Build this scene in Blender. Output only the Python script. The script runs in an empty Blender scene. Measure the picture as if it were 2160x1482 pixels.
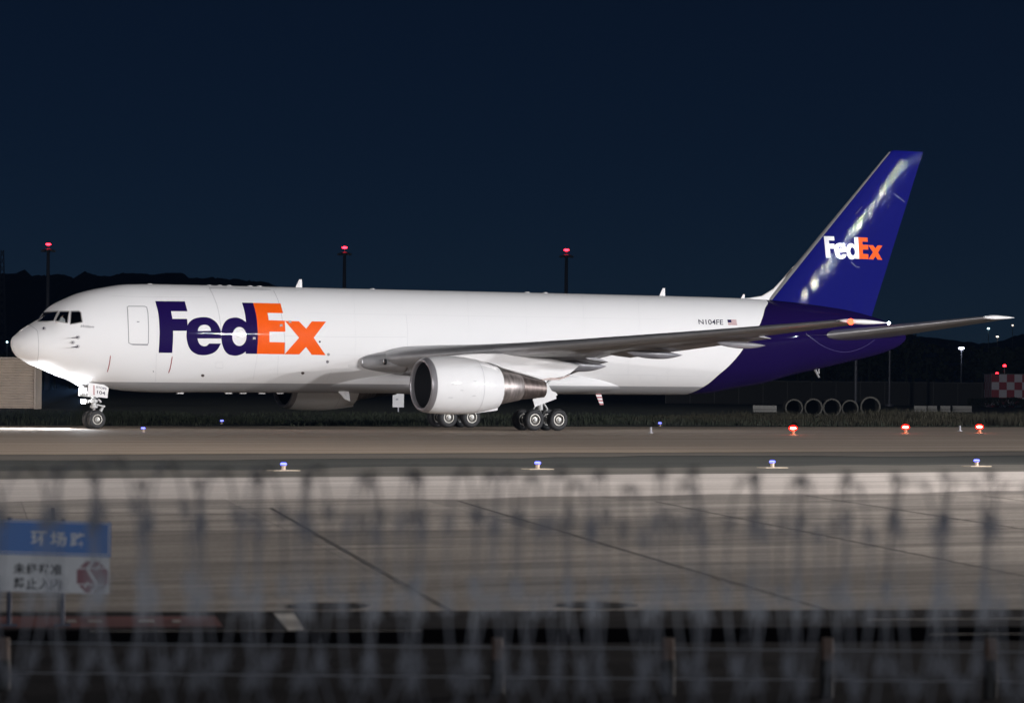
import bpy, math, random
from mathutils import Vector, Matrix, noise as mnoise
from mathutils.bvhtree import BVHTree
from mathutils.geometry import delaunay_2d_cdt
R = math.radians
random.seed(7)
sc = bpy.context.scene
C = sc.collection

# ------------------------------------------------------------------ camera
CAM = Vector((-56.393, -149.679, 2.5))
CR = Vector((0.8703, -0.4925, 0.0090)); CF = Vector((0.4926, 0.8702, 0.0093))
CF.normalize(); CR = (CR - CF*CR.dot(CF)).normalized(); CU = CR.cross(CF)
FPX = 6842.5                                     # focal length for a 2160 px wide picture
cd = bpy.data.cameras.new('camera'); cam = bpy.data.objects.new('camera', cd); C.objects.link(cam)
cam.matrix_world = Matrix(((CR.x, CU.x, -CF.x, CAM.x), (CR.y, CU.y, -CF.y, CAM.y), (CR.z, CU.z, -CF.z, CAM.z), (0, 0, 0, 1)))
cd.sensor_width = 36; cd.lens = FPX/2160*36; cd.clip_start = 0.5; cd.clip_end = 20000
cd.dof.use_dof = True; cd.dof.focus_distance = 168; cd.dof.aperture_fstop = 2.3
sc.camera = cam
# ------------------------------------------------------------------ night sky
w = bpy.data.worlds.new('World'); sc.world = w; w.use_nodes = True
nt = w.node_tree; nt.nodes.clear()
sky = nt.nodes.new('ShaderNodeTexSky'); sky.sky_type = 'NISHITA'; sky.sun_disc = False
sky.sun_elevation = R(26); sky.sun_rotation = R(180); sky.altitude = 0; sky.air_density = 0.42; sky.dust_density = 0; sky.ozone_density = 10
bgn = nt.nodes.new('ShaderNodeBackground'); bgn.inputs['Strength'].default_value = 0.0026   # a moonlit night sky
wo = nt.nodes.new('ShaderNodeOutputWorld')
nt.links.new(sky.outputs[0], bgn.inputs[0]); nt.links.new(bgn.outputs[0], wo.inputs[0])
# ------------------------------------------------------------------ faint moonlight
sd = bpy.data.lights.new('moonlight', 'SUN'); sd.energy = 0.01; sd.angle = R(0.5); sd.color = (0.8, 0.88, 1)
so = bpy.data.objects.new('moonlight', sd); C.objects.link(so); so.rotation_euler = (R(64), 0, 0)
# ------------------------------------------------------------------ exposure
sc.view_settings.view_transform = 'Standard'; sc.view_settings.look = 'None'
sc.view_settings.exposure = 0; sc.view_settings.gamma = 1
sc.render.engine = 'CYCLES'
cy = sc.cycles
cy.use_denoising = True; cy.max_bounces = 6; cy.diffuse_bounces = 3; cy.glossy_bounces = 4; cy.transmission_bounces = 4
cy.transparent_max_bounces = 16; cy.sample_clamp_indirect = 4; cy.use_light_tree = True

# ------------------------------------------------------------------ helpers
def ray(px, py): return CF + CR*((px-1080)/FPX) + CU*((741-py)/FPX)
def at_y(px, py, y):
    d = ray(px, py); return CAM + d*((y-CAM.y)/d.y)
def ground(px, py, z=0.0):
    d = ray(px, py); return CAM + d*((z-CAM.z)/d.z)
def depth(px, py, Z): return CAM + ray(px, py)*Z

def tag(o, label=None, cat=None, group=None, kind=None):
    if label: o['label'] = label
    if cat: o['category'] = cat
    if group: o['group'] = group
    if kind: o['kind'] = kind
    return o
def empty(name, loc, label, cat, group=None, rz=0):
    o = bpy.data.objects.new(name, None); C.objects.link(o); o.location = loc; o.rotation_euler = (0, 0, rz)
    o.empty_display_size = 0.5
    return tag(o, label, cat, group)
def copy_tree(o, parent=None):
    c = o.copy(); C.objects.link(c)
    if parent: c.parent = parent
    for ch in list(o.children): copy_tree(ch, c)
    return c

class MB:
    def __init__(s): s.v = []; s.f = []; s.m = []
    def add(s, vs, fs, mi=0):
        b = len(s.v); s.v += [tuple(v) for v in vs]; s.f += [tuple(i+b for i in f) for f in fs]; s.m += [mi]*len(fs); return s
    def box(s, c, d, mi=0, rot=None):
        c = Vector(c); P = []
        for x in (-.5, .5):
            for y in (-.5, .5):
                for z in (-.5, .5):
                    v = Vector((x*d[0], y*d[1], z*d[2])); P.append(c + (rot @ v if rot else v))
        return s.add(P, [(0,1,3,2),(4,6,7,5),(0,4,5,1),(2,3,7,6),(0,2,6,4),(1,5,7,3)], mi)
    def bar(s, a, b, r0, r1=None, n=10, mi=0, caps=True):
        a = Vector(a); b = Vector(b); r1 = r0 if r1 is None else r1
        d = (b-a).normalized(); u = d.orthogonal().normalized(); v = d.cross(u); P = []
        for (p, r) in ((a, r0), (b, r1)):
            for k in range(n):
                t = 2*math.pi*k/n; P.append(p + u*(r*math.cos(t)) + v*(r*math.sin(t)))
        F = [(k, (k+1) % n, n+(k+1) % n, n+k) for k in range(n)]
        if caps: F += [tuple(range(n-1, -1, -1)), tuple(range(n, 2*n))]
        return s.add(P, F, mi)
    def tube(s, pts, r, n=6, mi=0):
        for a, b in zip(pts, pts[1:]): s.bar(a, b, r, r, n, mi)
        return s
    def lathe(s, prof, o=(0,0,0), ax='z', n=24, mi=0, mis=None):
        """prof: (radius, height) pairs along the axis"""
        P = []; F = []; M = []
        for r, h in prof:
            for k in range(n):
                t = 2*math.pi*k/n; c, q = r*math.cos(t), r*math.sin(t)
                p = {'z': (c, q, h), 'y': (c, h, q), 'x': (h, c, q)}[ax]
                P.append((p[0]+o[0], p[1]+o[1], p[2]+o[2]))
        b = len(s.v); s.v += P
        for i in range(len(prof)-1):
            for k in range(n):
                s.f.append((b+i*n+k, b+i*n+(k+1) % n, b+(i+1)*n+(k+1) % n, b+(i+1)*n+k)); s.m.append(mis[i] if mis else mi)
        return s
    def loft(s, rings, cap0=True, cap1=True, mi=0, closed=True):
        n = len(rings[0]); b = len(s.v)
        for r in rings: s.v += [tuple(p) for p in r]
        for i in range(len(rings)-1):
            for k in range(n if closed else n-1):
                s.f.append((b+i*n+k, b+i*n+(k+1) % n, b+(i+1)*n+(k+1) % n, b+(i+1)*n+k)); s.m.append(mi)
        if cap0: s.f.append(tuple(b+k for k in range(n-1, -1, -1))); s.m.append(mi)
        if cap1: s.f.append(tuple(b+(len(rings)-1)*n+k for k in range(n))); s.m.append(mi)
        return s
    def prism(s, poly, dvec, mi=0):
        n = len(poly); dvec = Vector(dvec)
        P = [Vector(p) for p in poly] + [Vector(p)+dvec for p in poly]
        return s.add(P, [tuple(range(n-1, -1, -1)), tuple(range(n, 2*n))] + [(k, (k+1) % n, n+(k+1) % n, n+k) for k in range(n)], mi)
    def make(s, name, mats, parent=None, smooth=False, loc=None, angle=None):
        me = bpy.data.meshes.new(name); me.from_pydata(s.v, [], s.f)
        for m in (mats if isinstance(mats, (list, tuple)) else [mats]): me.materials.append(m)
        for p, mi in zip(me.polygons, s.m): p.material_index = mi; p.use_smooth = bool(smooth)
        if smooth and angle:
            me.update()
            try: me.set_sharp_from_angle(angle=R(angle))
            except Exception: pass
        o = bpy.data.objects.new(name, me); C.objects.link(o)
        if parent is not None: o.parent = parent
        if loc is not None: o.location = loc
        return o

def pch(xk, yk, x):
    n = len(xk); h = [xk[i+1]-xk[i] for i in range(n-1)]; d = [(yk[i+1]-yk[i])/h[i] for i in range(n-1)]
    m = [0.0]*n; m[0] = d[0]; m[-1] = d[-1]
    for i in range(1, n-1):
        if d[i-1]*d[i] > 0:
            w1 = 2*h[i]+h[i-1]; w2 = h[i]+2*h[i-1]; m[i] = (w1+w2)/(w1/d[i-1]+w2/d[i])
    i = 0
    while i < n-2 and x > xk[i+1]: i += 1
    t = (x-xk[i])/h[i]
    return yk[i]*(1+2*t)*(1-t)**2+m[i]*h[i]*t*(1-t)**2+yk[i+1]*t*t*(3-2*t)+m[i+1]*h[i]*t*t*(t-1)
def lerp(a, b, t): return a+(b-a)*t
def interp(xs, ys, x):
    if x <= xs[0]: return ys[0]
    for i in range(len(xs)-1):
        if x <= xs[i+1]: return lerp(ys[i], ys[i+1], (x-xs[i])/(xs[i+1]-xs[i]))
    return ys[-1]

# ------------------------------------------------------------------ materials
def mat(name, col, rough=0.5, metal=0.0, coat=0.0, var=0.0, vscale=3.0, bump=0.0, bscale=20.0, stretch=None, emit=None, estr=0, spec=0.5):
    m = bpy.data.materials.new(name); m.use_nodes = True; t = m.node_tree; b = t.nodes['Principled BSDF']
    b.inputs['Base Color'].default_value = (*col, 1); b.inputs['Roughness'].default_value = rough; b.inputs['Metallic'].default_value = metal
    b.inputs['Coat Weight'].default_value = coat; b.inputs['Coat Roughness'].default_value = 0.05; b.inputs['Specular IOR Level'].default_value = spec
    if emit: b.inputs['Emission Color'].default_value = (*emit, 1); b.inputs['Emission Strength'].default_value = estr
    if var or bump:
        tc = t.nodes.new('ShaderNodeTexCoord'); mp = t.nodes.new('ShaderNodeMapping'); t.links.new(tc.outputs['Object'], mp.inputs[0])
        if stretch: mp.inputs['Scale'].default_value = stretch
    if var:
        n = t.nodes.new('ShaderNodeTexNoise'); n.inputs['Scale'].default_value = vscale; n.inputs['Detail'].default_value = 6; n.inputs['Roughness'].default_value = 0.6
        t.links.new(mp.outputs[0], n.inputs['Vector'])
        mr = t.nodes.new('ShaderNodeMapRange'); mr.inputs[1].default_value = 0.3; mr.inputs[2].default_value = 0.7
        mr.inputs[3].default_value = 1-var; mr.inputs[4].default_value = 1+var; t.links.new(n.outputs[0], mr.inputs[0])
        mx = t.nodes.new('ShaderNodeMix'); mx.data_type = 'RGBA'; mx.blend_type = 'MULTIPLY'; mx.inputs[0].default_value = 1
        mx.inputs[6].default_value = (*col, 1); t.links.new(mr.outputs[0], mx.inputs[7]); t.links.new(mx.outputs[2], b.inputs['Base Color'])
        mr2 = t.nodes.new('ShaderNodeMapRange'); mr2.inputs[1].default_value = 0.3; mr2.inputs[2].default_value = 0.7
        mr2.inputs[3].default_value = max(0.02, rough*(1-var*0.4)); mr2.inputs[4].default_value = min(1, rough*(1+var*0.4)); t.links.new(n.outputs[0], mr2.inputs[0])
        t.links.new(mr2.outputs[0], b.inputs['Roughness'])
    if bump:
        n2 = t.nodes.new('ShaderNodeTexNoise'); n2.inputs['Scale'].default_value = bscale; n2.inputs['Detail'].default_value = 4
        t.links.new(mp.outputs[0], n2.inputs['Vector']); bp = t.nodes.new('ShaderNodeBump'); bp.inputs['Strength'].default_value = bump; bp.inputs['Distance'].default_value = 0.05
        t.links.new(n2.outputs[0], bp.inputs['Height']); t.links.new(bp.outputs[0], b.inputs['Normal'])
    return m
def glow(name, col, s):
    m = bpy.data.materials.new(name); m.use_nodes = True; t = m.node_tree; t.nodes.clear()
    e = t.nodes.new('ShaderNodeEmission'); e.inputs[0].default_value = (*col, 1); e.inputs[1].default_value = s
    o = t.nodes.new('ShaderNodeOutputMaterial'); t.links.new(e.outputs[0], o.inputs[0]); return m

def wavy(m, sc_, amt):
    """clear coat over slightly uneven skin panels: its reflections break into streaks"""
    t = m.node_tree; b = t.nodes['Principled BSDF']; tc = t.nodes.new('ShaderNodeTexCoord'); mp = t.nodes.new('ShaderNodeMapping'); mp.inputs['Scale'].default_value = sc_
    t.links.new(tc.outputs['Object'], mp.inputs[0]); n = t.nodes.new('ShaderNodeTexNoise'); n.inputs['Scale'].default_value = 1.0; n.inputs['Detail'].default_value = 6; n.inputs['Roughness'].default_value = .6
    t.links.new(mp.outputs[0], n.inputs['Vector']); bp = t.nodes.new('ShaderNodeBump'); bp.inputs['Strength'].default_value = amt; bp.inputs['Distance'].default_value = .12
    t.links.new(n.outputs[0], bp.inputs['Height']); t.links.new(bp.outputs[0], b.inputs['Coat Normal']); b.inputs['Coat Roughness'].default_value = .035
def worn_coat(m, sc_):
    """clear coat thinned in patches by weather and dirt"""
    t = m.node_tree; b = t.nodes['Principled BSDF']; tc = t.nodes.new('ShaderNodeTexCoord'); mp = t.nodes.new('ShaderNodeMapping'); mp.inputs['Scale'].default_value = sc_
    t.links.new(tc.outputs['Object'], mp.inputs[0]); n = t.nodes.new('ShaderNodeTexNoise'); n.inputs['Scale'].default_value = 1.0; n.inputs['Detail'].default_value = 8; n.inputs['Roughness'].default_value = .7
    t.links.new(mp.outputs[0], n.inputs['Vector']); r = t.nodes.new('ShaderNodeMapRange'); r.inputs[1].default_value = .46; r.inputs[2].default_value = .66; r.inputs[3].default_value = 0; r.inputs[4].default_value = .5
    t.links.new(n.outputs[0], r.inputs[0]); t.links.new(r.outputs[0], b.inputs['Coat Weight'])
WHITE = (0.80, 0.795, 0.79); PURPLE = (0.0085, 0.0035, 0.044); ORANGE = (0.86, 0.105, 0.004); BELLY = (0.34, 0.34, 0.345)
M = {}
M['white'] = mat('white_paint', WHITE, 0.5, coat=0.35, var=0.025, vscale=1.2, spec=.15)
M['purple'] = mat('purple_paint', (.0045, .0055, .115), 0.55, coat=.5, spec=.02)
wavy(M['purple'], (7, 1, .7), .20); worn_coat(M['purple'], (5, 1, 1.1)); M['purple'].node_tree.nodes['Principled BSDF'].inputs['Coat Roughness'].default_value = .03
M['logo_purple'] = mat('logo_purple', (0.011, 0.004, 0.062), 0.5, coat=.14, spec=.03); wavy(M['logo_purple'], (.5, .5, 1.2), .07)
M['orange'] = mat('orange_paint', ORANGE, 0.5, coat=0.12, var=0.03, vscale=2, spec=.1)
M['red'] = mat('red_paint', (0.30, 0.012, 0.02), 0.4)
M['ink'] = mat('dark_lettering', (0.03, 0.025, 0.05), 0.4)
M['grey_line'] = mat('seam_grey', (0.30, 0.30, 0.31), 0.5)
M['faint_line'] = mat('faint_seam', (0.55, 0.55, 0.56), 0.5)
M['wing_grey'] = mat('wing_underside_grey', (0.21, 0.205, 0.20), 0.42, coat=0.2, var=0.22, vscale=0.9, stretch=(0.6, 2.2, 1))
M['fairing_grey'] = mat('fairing_grey', (0.22, 0.215, 0.23), 0.35, coat=0.3, var=0.12, vscale=2)
M['metal'] = mat('polished_metal', (0.38, 0.378, 0.385), 0.36, metal=0.55, var=0.10, vscale=2.5, stretch=(1, .3, 1))
M['lip'] = mat('inlet_lip_metal', (0.36, 0.35, 0.365), 0.36, metal=0.45, var=0.06, vscale=2)
M['core'] = mat('heat_stained_metal', (0.30, 0.265, 0.25), 0.46, metal=.75, var=0.45, vscale=1.6, stretch=(4, 1, 1), bump=0.02, bscale=5)
M['core_dark'] = mat('scorched_nozzle_metal', (0.15, 0.12, 0.11), 0.46, metal=.75, var=0.45, vscale=1.8, stretch=(3, 1, 1), bump=0.02, bscale=5)
M['black'] = mat('matt_black', (0.008, 0.008, 0.009), 0.8)
M['fan'] = mat('fan_blade_dark', (0.04, 0.04, 0.045), 0.4, metal=0.6)
M['duct'] = mat('inlet_duct_dark', (0.02, 0.02, 0.022), 0.6)
M['tyre'] = mat('tyre_rubber', (0.018, 0.018, 0.019), 0.7, var=0.3, vscale=6, bump=0.05, bscale=30)
M['rim'] = mat('wheel_rim', (0.40, 0.385, 0.35), 0.38, metal=0.5, var=0.15, vscale=9)
M['rim_dark'] = mat('wheel_hub_dark', (0.075, 0.07, 0.062), 0.5, metal=0.5, var=0.3, vscale=9)
M['gear'] = mat('gear_grey_paint', (0.48, 0.48, 0.47), 0.35, var=0.12, vscale=5)
M['chrome'] = mat('oleo_chrome', (0.7, 0.7, 0.7), 0.12, metal=1.0)
M['glassdark'] = mat('tinted_black', (0.01, 0.011, 0.014), 0.1)
M['liner'] = mat('flight_deck_lining', (0.045, 0.048, 0.052), 0.8)
M['frame'] = mat('window_frame_grey', (0.36, 0.35, 0.34), 0.4)
M['skin'] = mat('skin', (0.42, 0.25, 0.18), 0.5); M['hair'] = mat('black_hair', (0.015, 0.012, 0.01), 0.6); M['shirt'] = mat('white_shirt', (0.7, 0.7, 0.7), 0.8)
gm = bpy.data.materials.new('window_glass'); gm.use_nodes = True; t = gm.node_tree; t.nodes.clear()
a = t.nodes.new('ShaderNodeBsdfTransparent'); a.inputs[0].default_value = (.8, .84, .84, 1); g = t.nodes.new('ShaderNodeBsdfGlossy'); g.inputs['Roughness'].default_value = .03
mx = t.nodes.new('ShaderNodeMixShader'); fr = t.nodes.new('ShaderNodeFresnel'); fr.inputs[0].default_value = 1.5; o_ = t.nodes.new('ShaderNodeOutputMaterial')
t.links.new(fr.outputs[0], mx.inputs[0]); t.links.new(a.outputs[0], mx.inputs[1]); t.links.new(g.outputs[0], mx.inputs[2]); t.links.new(mx.outputs[0], o_.inputs[0]); M['glass'] = gm

# ================================================================== THE AIRCRAFT
JET = empty('cargo_jet', (27.4, 0, 0), 'white twin-engine cargo jet with purple tail and large purple and orange lettering on the taxiway', 'airplane')
JL = (-27.4, 0, 0)                               # parts keep aircraft coordinates: x metres behind the nose, y starboard, z up
# --- fuselage sections
S_ = [math.sqrt(v) for v in (0,.1,.3,.6,1.0,1.5,2.1,2.8,3.6,4.6,6,8,10)]
T_ = [4.19,4.46,4.627,4.869,5.099,5.42,6.029,6.393,6.709,6.942,7.153,7.205,7.21]
B_ = [4.19,3.805,3.525,3.327,3.117,2.936,2.687,2.452,2.208,2.07,1.873,1.80,1.82]
W_ = [0,.40,.70,.98,1.25,1.50,1.73,1.95,2.13,2.29,2.42,2.50,2.515]
XA = [10.3,20,36,38,40,42,44,46,48,50,52,53,53.6,53.9,54.02]
TA = [7.21,7.22,7.24,7.24,7.235,7.22,7.18,7.09,6.92,6.68,6.27,5.95,5.66,5.44,5.14]
BA = [1.82,1.84,1.855,1.86,1.89,2.18,2.48,2.97,3.36,3.77,4.19,4.50,4.76,4.98,5.10]
WA = [2.515,2.515,2.515,2.515,2.50,2.42,2.27,2.05,1.78,1.46,1.06,.80,.52,.28,.03]
X0 = 0.294
def section(x):
    if x-X0 < 10:
        s = math.sqrt(max(0, x-X0)); return pch(S_, T_, s), pch(S_, B_, s), pch(S_, W_, s)
    return pch(XA, TA, x), pch(XA, BA, x), pch(XA, WA, x)
NSEG = 288
def ringpts(x, inset=0.0):
    t, b, wd = section(x); zc = b+(t-b)*.515; P = []
    wd = max(.001, wd-inset)
    for k in range(NSEG):
        a = 2*math.pi*k/NSEG; s = math.sin(a)
        P.append(Vector((x, wd*math.cos(a), zc+((t-zc-inset) if s > 0 else (zc-b-inset))*s)))
    return P
xs = [X0+(i/26*1.1)**2 for i in range(27)]
while xs[-1] < 4.7: xs.append(xs[-1]+0.045)
while xs[-1] < 10: xs.append(xs[-1]+0.2)
while xs[-1] < 36: xs.append(xs[-1]+0.8)
while xs[-1] < 53.2: xs.append(xs[-1]+0.25)
xs += [53.4, 53.6, 53.75, 53.87, 53.96, 54.02]
rings = [ringpts(x) for x in xs]
full = MB().loft(rings)
bvh = BVHTree.FromPolygons([Vector(v) for v in full.v], full.f)
def hit(px, py, off=0.006):
    d = ray(px, py).normalized()
    loc, nrm, _, _ = bvh.ray_cast(CAM, d)
    if loc is None: return None
    if nrm.dot(d) > 0: nrm = -nrm
    return loc+nrm*off
# --- cockpit windows (traced outlines)
def z3(pts): return [(20+a/9, 620+b/9) for a, b in pts]
WIN = [z3([(655,345),(928,325),(840,510),(700,523),(535,526)]), z3([(955,330),(1135,325),(1105,555),(865,508)]), z3([(1165,325),(1320,325),(1355,345),(1385,535),(1150,580)])]
def inside(p, poly):
    r = False; n = len(poly)
    for i in range(n):
        (x1, y1), (x2, y2) = poly[i], poly[(i+1) % n]
        if (y1 > p[1]) != (y2 > p[1]) and p[0] < (x2-x1)*(p[1]-y1)/(y2-y1)+x1: r = not r
    return r
def to_px(P):
    q = P-CAM; z = q.dot(CF); return (1080+FPX*q.dot(CR)/z, 741-FPX*q.dot(CU)/z)
fus = MB(); fus.v = full.v
keep = []
win_faces = []
for f in full.f:
    c = sum((Vector(full.v[i]) for i in f), Vector())/len(f)
    if 1.2 < c.x < 5 and c.y < -0.2 and c.z > 4.8 and any(inside(to_px(c), p) for p in WIN): win_faces.append(f); continue
    keep.append(f)
fus.f = keep; fus.m = [0]*len(keep)
# fuselage livery: white, purple behind a slanted edge, grey below the waterline
fm = mat('fuselage_livery', WHITE, 0.5, coat=0.2, spec=0); wavy(fm, (.5, .5, 1.2), .07)
t = fm.node_tree; bs = t.nodes['Principled BSDF']
tc = t.nodes.new('ShaderNodeTexCoord'); sx = t.nodes.new('ShaderNodeSeparateXYZ'); t.links.new(tc.outputs['Object'], sx.inputs[0])
edge = [(1617,634),(1614,650),(1609,668),(1600,690),(1573,728),(1557,750),(1537,772),(1515,791),(1491,811)]
ez = [];
for p in edge:
    h = hit(*p)
    if h: ez.append((h.z, h.x))
ez.sort()
zg = (hit(400, 807.5).z + hit(1300, 813).z)/2
fc = t.nodes.new('ShaderNodeFloatCurve'); cv = fc.mapping.curves[0]
pts = [(0.0, (ez[0][1]-3)/60)] + [(z/10, x/60) for z, x in ez] + [(1.0, ez[-1][1]/60)]
cv.points[0].location = pts[0]; cv.points[1].location = pts[-1]
for p in pts[1:-1]: cv.points.new(*p)
fc.mapping.update()
def math_n(op, a, b=None, c=None):
    n = t.nodes.new('ShaderNodeMath'); n.operation = op
    for i, v in enumerate((a, b, c)):
        if v is None: continue
        if isinstance(v, (int, float)): n.inputs[i].default_value = v
        else: t.links.new(v, n.inputs[i])
    return n.outputs[0]
zz = math_n('DIVIDE', sx.outputs['Z'], 10); t.links.new(zz, fc.inputs[1])
mpur = math_n('GREATER_THAN', sx.outputs['X'], math_n('MULTIPLY', fc.outputs[0], 60))
mgre = math_n('LESS_THAN', sx.outputs['Z'], zg)
mtl = math_n('LESS_THAN', sx.outputs['X'], 44.6)
nz = t.nodes.new('ShaderNodeTexNoise'); nz.inputs['Scale'].default_value = 1.1; nz.inputs['Detail'].default_value = 5
mp = t.nodes.new('ShaderNodeMapping'); mp.inputs['Scale'].default_value = (.5, 1, 1.5); t.links.new(tc.outputs['Object'], mp.inputs[0]); t.links.new(mp.outputs[0], nz.inputs['Vector'])
def mixc(f, a, b):
    n = t.nodes.new('ShaderNodeMix'); n.data_type = 'RGBA'
    for i, v in ((0, f), (6, a), (7, b)):
        if isinstance(v, tuple): n.inputs[i].default_value = (*v, 1)
        else: t.links.new(v, n.inputs[i])
    return n.outputs[2]
wc = mixc(nz.outputs[0], tuple(c*.965 for c in WHITE), WHITE)
cc = mixc(mpur, mixc(mgre, wc, BELLY), PURPLE)
t.links.new(cc, bs.inputs['Base Color'])
FUS = fus.make('fuselage', fm, JET, True, JL)
FUS['label'] = 'white fuselage tube with grey belly and purple tail end'
# flight deck: lining, floor and bulkhead seen through the windows
lin = MB()
near = [i for i, x in enumerate(xs) if 1.3 < x < 4.9]
vset = {}
inner = {i: ringpts(xs[i], .07) for i in near}
wset = set(win_faces)
for i in near[:-1]:
    for k in range(NSEG):
        f = (i*NSEG+k, i*NSEG+(k+1) % NSEG, (i+1)*NSEG+(k+1) % NSEG, (i+1)*NSEG+k)
        if f in wset: continue
        lin.add([inner[i][k], inner[i][(k+1) % NSEG], inner[i+1][(k+1) % NSEG], inner[i+1][k]], [(3, 2, 1, 0)])
lin.add(inner[near[-1]], [tuple(range(NSEG))])
lin.box((3.3, 0, 4.45), (3.0, 2.6, .1)); lin.box((2.25, 0, 4.75), (.5, 1.5, .7))
lin.make('flight_deck_lining', M['liner'], FUS, True)

# --- decals on the skin
def on_skin(name, polys, m, parent=FUS, step=3.0, off=0.006, holes=()):
    """polys: closed outlines in picture space; each becomes a thin painted skin lying on the fuselage"""
    mb = MB()
    for poly in polys:
        loops = [poly]+list(holes)
        vs, es, fs = fill2d(loops, step)
        P = [hit(x, y, off) for x, y in vs]
        ok = [i for i in range(len(P)) if P[i] is not None]
        ix = {i: n for n, i in enumerate(ok)}
        mb.add([P[i] for i in ok], [tuple(ix[i] for i in f) for f in fs if all(i in ix for i in f) and max((P[f[0]]-P[f[1]]).length, (P[f[1]]-P[f[2]]).length) < .9])
    return mb.make(name, m, parent, True)
def fill2d(loops, step):
    pts = []; edges = []
    for lp in loops:
        b = len(pts); q = []
        n = len(lp)
        for i in range(n):
            a = Vector(lp[i]); c = Vector(lp[(i+1) % n]); k = max(1, int((c-a).length/step))
            for j in range(k): q.append(a.lerp(c, j/k))
        pts += q; edges += [(b+i, b+(i+1) % len(q)) for i in range(len(q))]
    xs_ = [p[0] for p in pts]; ys_ = [p[1] for p in pts]
    def ins(p):
        r = False
        for lp in loops:
            if inside(p, lp): r = not r
        return r
    y = min(ys_)+step/2
    while y < max(ys_):
        x = min(xs_)+step/2
        while x < max(xs_):
            if ins((x, y)) and min((Vector((x, y))-q).length_squared for q in pts[:0] or [Vector((1e6, 1e6))]) > 0: pts.append(Vector((x, y)))
            x += step
        y += step
    v, e, f, *_ = delaunay_2d_cdt([Vector(p) for p in pts], edges, [], 0, 1e-5)
    out = []
    for tri in f:
        c = sum((v[i] for i in tri), Vector((0, 0)))/len(tri)
        if ins((c.x, c.y)): out.append(tuple(tri))
    return [(p.x, p.y) for p in v], e, out
def stripe_poly(pts, wd):
    L = []; Rr = []
    for i, p in enumerate(pts):
        a = Vector(pts[max(0, i-1)]); b = Vector(pts[min(len(pts)-1, i+1)]); d = (b-a).normalized(); n = Vector((-d.y, d.x))*wd/2
        L.append(tuple(Vector(p)+n)); Rr.append(tuple(Vector(p)-n))
    return L+Rr[::-1]
def line_on_skin(name, lines, wd, m, parent=FUS, off=0.005):
    mb = MB()
    for pts in lines:
        dense = []
        for a, b in zip(pts, pts[1:]):
            k = max(1, int((Vector(a)-Vector(b)).length/4))
            dense += [tuple(Vector(a).lerp(Vector(b), j/k)) for j in range(k)]
        dense.append(pts[-1]); q = stripe_poly(dense, wd); n = len(dense)
        P = [hit(x, y, off) for x, y in q]
        for i in range(n-1):
            f = (i, i+1, 2*n-2-i, 2*n-1-i)
            if all(P[j] is not None for j in f) and max((P[f[0]]-P[f[1]]).length, (P[f[2]]-P[f[3]]).length) < .45: mb.add([P[j] for j in f], [(0, 1, 2, 3)])
    return mb.make(name, m, parent, True)
def circ(cx, cy, rx, ry, n=40, a0=0, a1=360):
    return [(cx+rx*math.cos(R(a0+(a1-a0)*k/n)), cy+ry*math.sin(R(a0+(a1-a0)*k/n))) for k in range(n if a1-a0 == 360 else n+1)]
def smooth(pts, k=6):
    out = []; n = len(pts)
    for i in range(n-1):
        p0, p1, p2, p3 = (Vector(pts[max(0, i-1)]), Vector(pts[i]), Vector(pts[i+1]), Vector(pts[min(n-1, i+2)]))
        for j in range(k):
            u = j/k; out.append(tuple(.5*((2*p1)+(p2-p0)*u+(2*p0-5*p1+4*p2-p3)*u*u+(3*p1-p0-3*p2+p3)*u**3)))
    out.append(tuple(pts[-1])); return out
# big lettering, traced letter by letter
LET = {
 'F': ([smooth([(113,309),(140,420),(150,560),(148,650),(143,757)]) + smooth([(260,757),(267,650),(268,566)]) + [(385,566),(394,516),(390,463),(262,462),(250,396),(393,397),(369,311)]], []),
 'e': ([[(683,633),(480,632)] + smooth([(480,632),(490,668),(510,691),(537,699),(562,694),(582,676)])[1:] + [(682,676)] +
        smooth([(682,676),(658,722),(618,757),(570,773),(528,777),(478,770),(430,742),(400,695),(386,635),(385,580),(395,516),(420,481),(462,457),(530,447),(590,457),(640,490),(672,540),(684,590),(683,633)])[1:-1]],
       [smooth([(482,568),(490,540),(510,521),(540,514),(570,521),(590,540),(598,568)])]),
 'd': ([smooth([(866,322),(888,400),(902,492)]) + smooth([(870,468),(830,453),(790,452),(742,468),(711,500),(692,550),(686,610),(692,670),(712,730),(750,770),(800,781),(832,779),(870,765),(898,745)]) + [(898,764),(996,766)] +
        smooth([(996,766),(1003,650),(1002,560),(990,430),(963,324)])[1:]], [circ(843,615,62,82)]),
 'E': ([smooth([(963,324),(990,430),(1002,560),(1003,650),(996,766)]) + [(1235,769),(1238,667),(1105,663),(1105,573),(1243,574),(1240,520),(1238,479),(1098,474),(1088,411),(1223,413),(1200,329)]], []),
 'x': ([[(1238,480),(1361,483),(1424,548),(1473,484),(1596,486),(1489,626),(1592,777),(1471,773),(1422,706),(1362,771),(1236,769),(1362,626)]], [])}
z2 = lambda p: (300+p[0]/4.117, 560+p[1]/4.117)
for ch, (outl, holes) in LET.items():
    o = on_skin('lettering', [[z2(p) for p in q] for q in outl], M['orange'] if ch in 'Ex' else M['logo_purple'], step=2.6, holes=[[z2(p) for p in q] for q in holes])
    o['label'] = 'large orange letter' if ch in 'Ex' else 'large purple letter'
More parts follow.
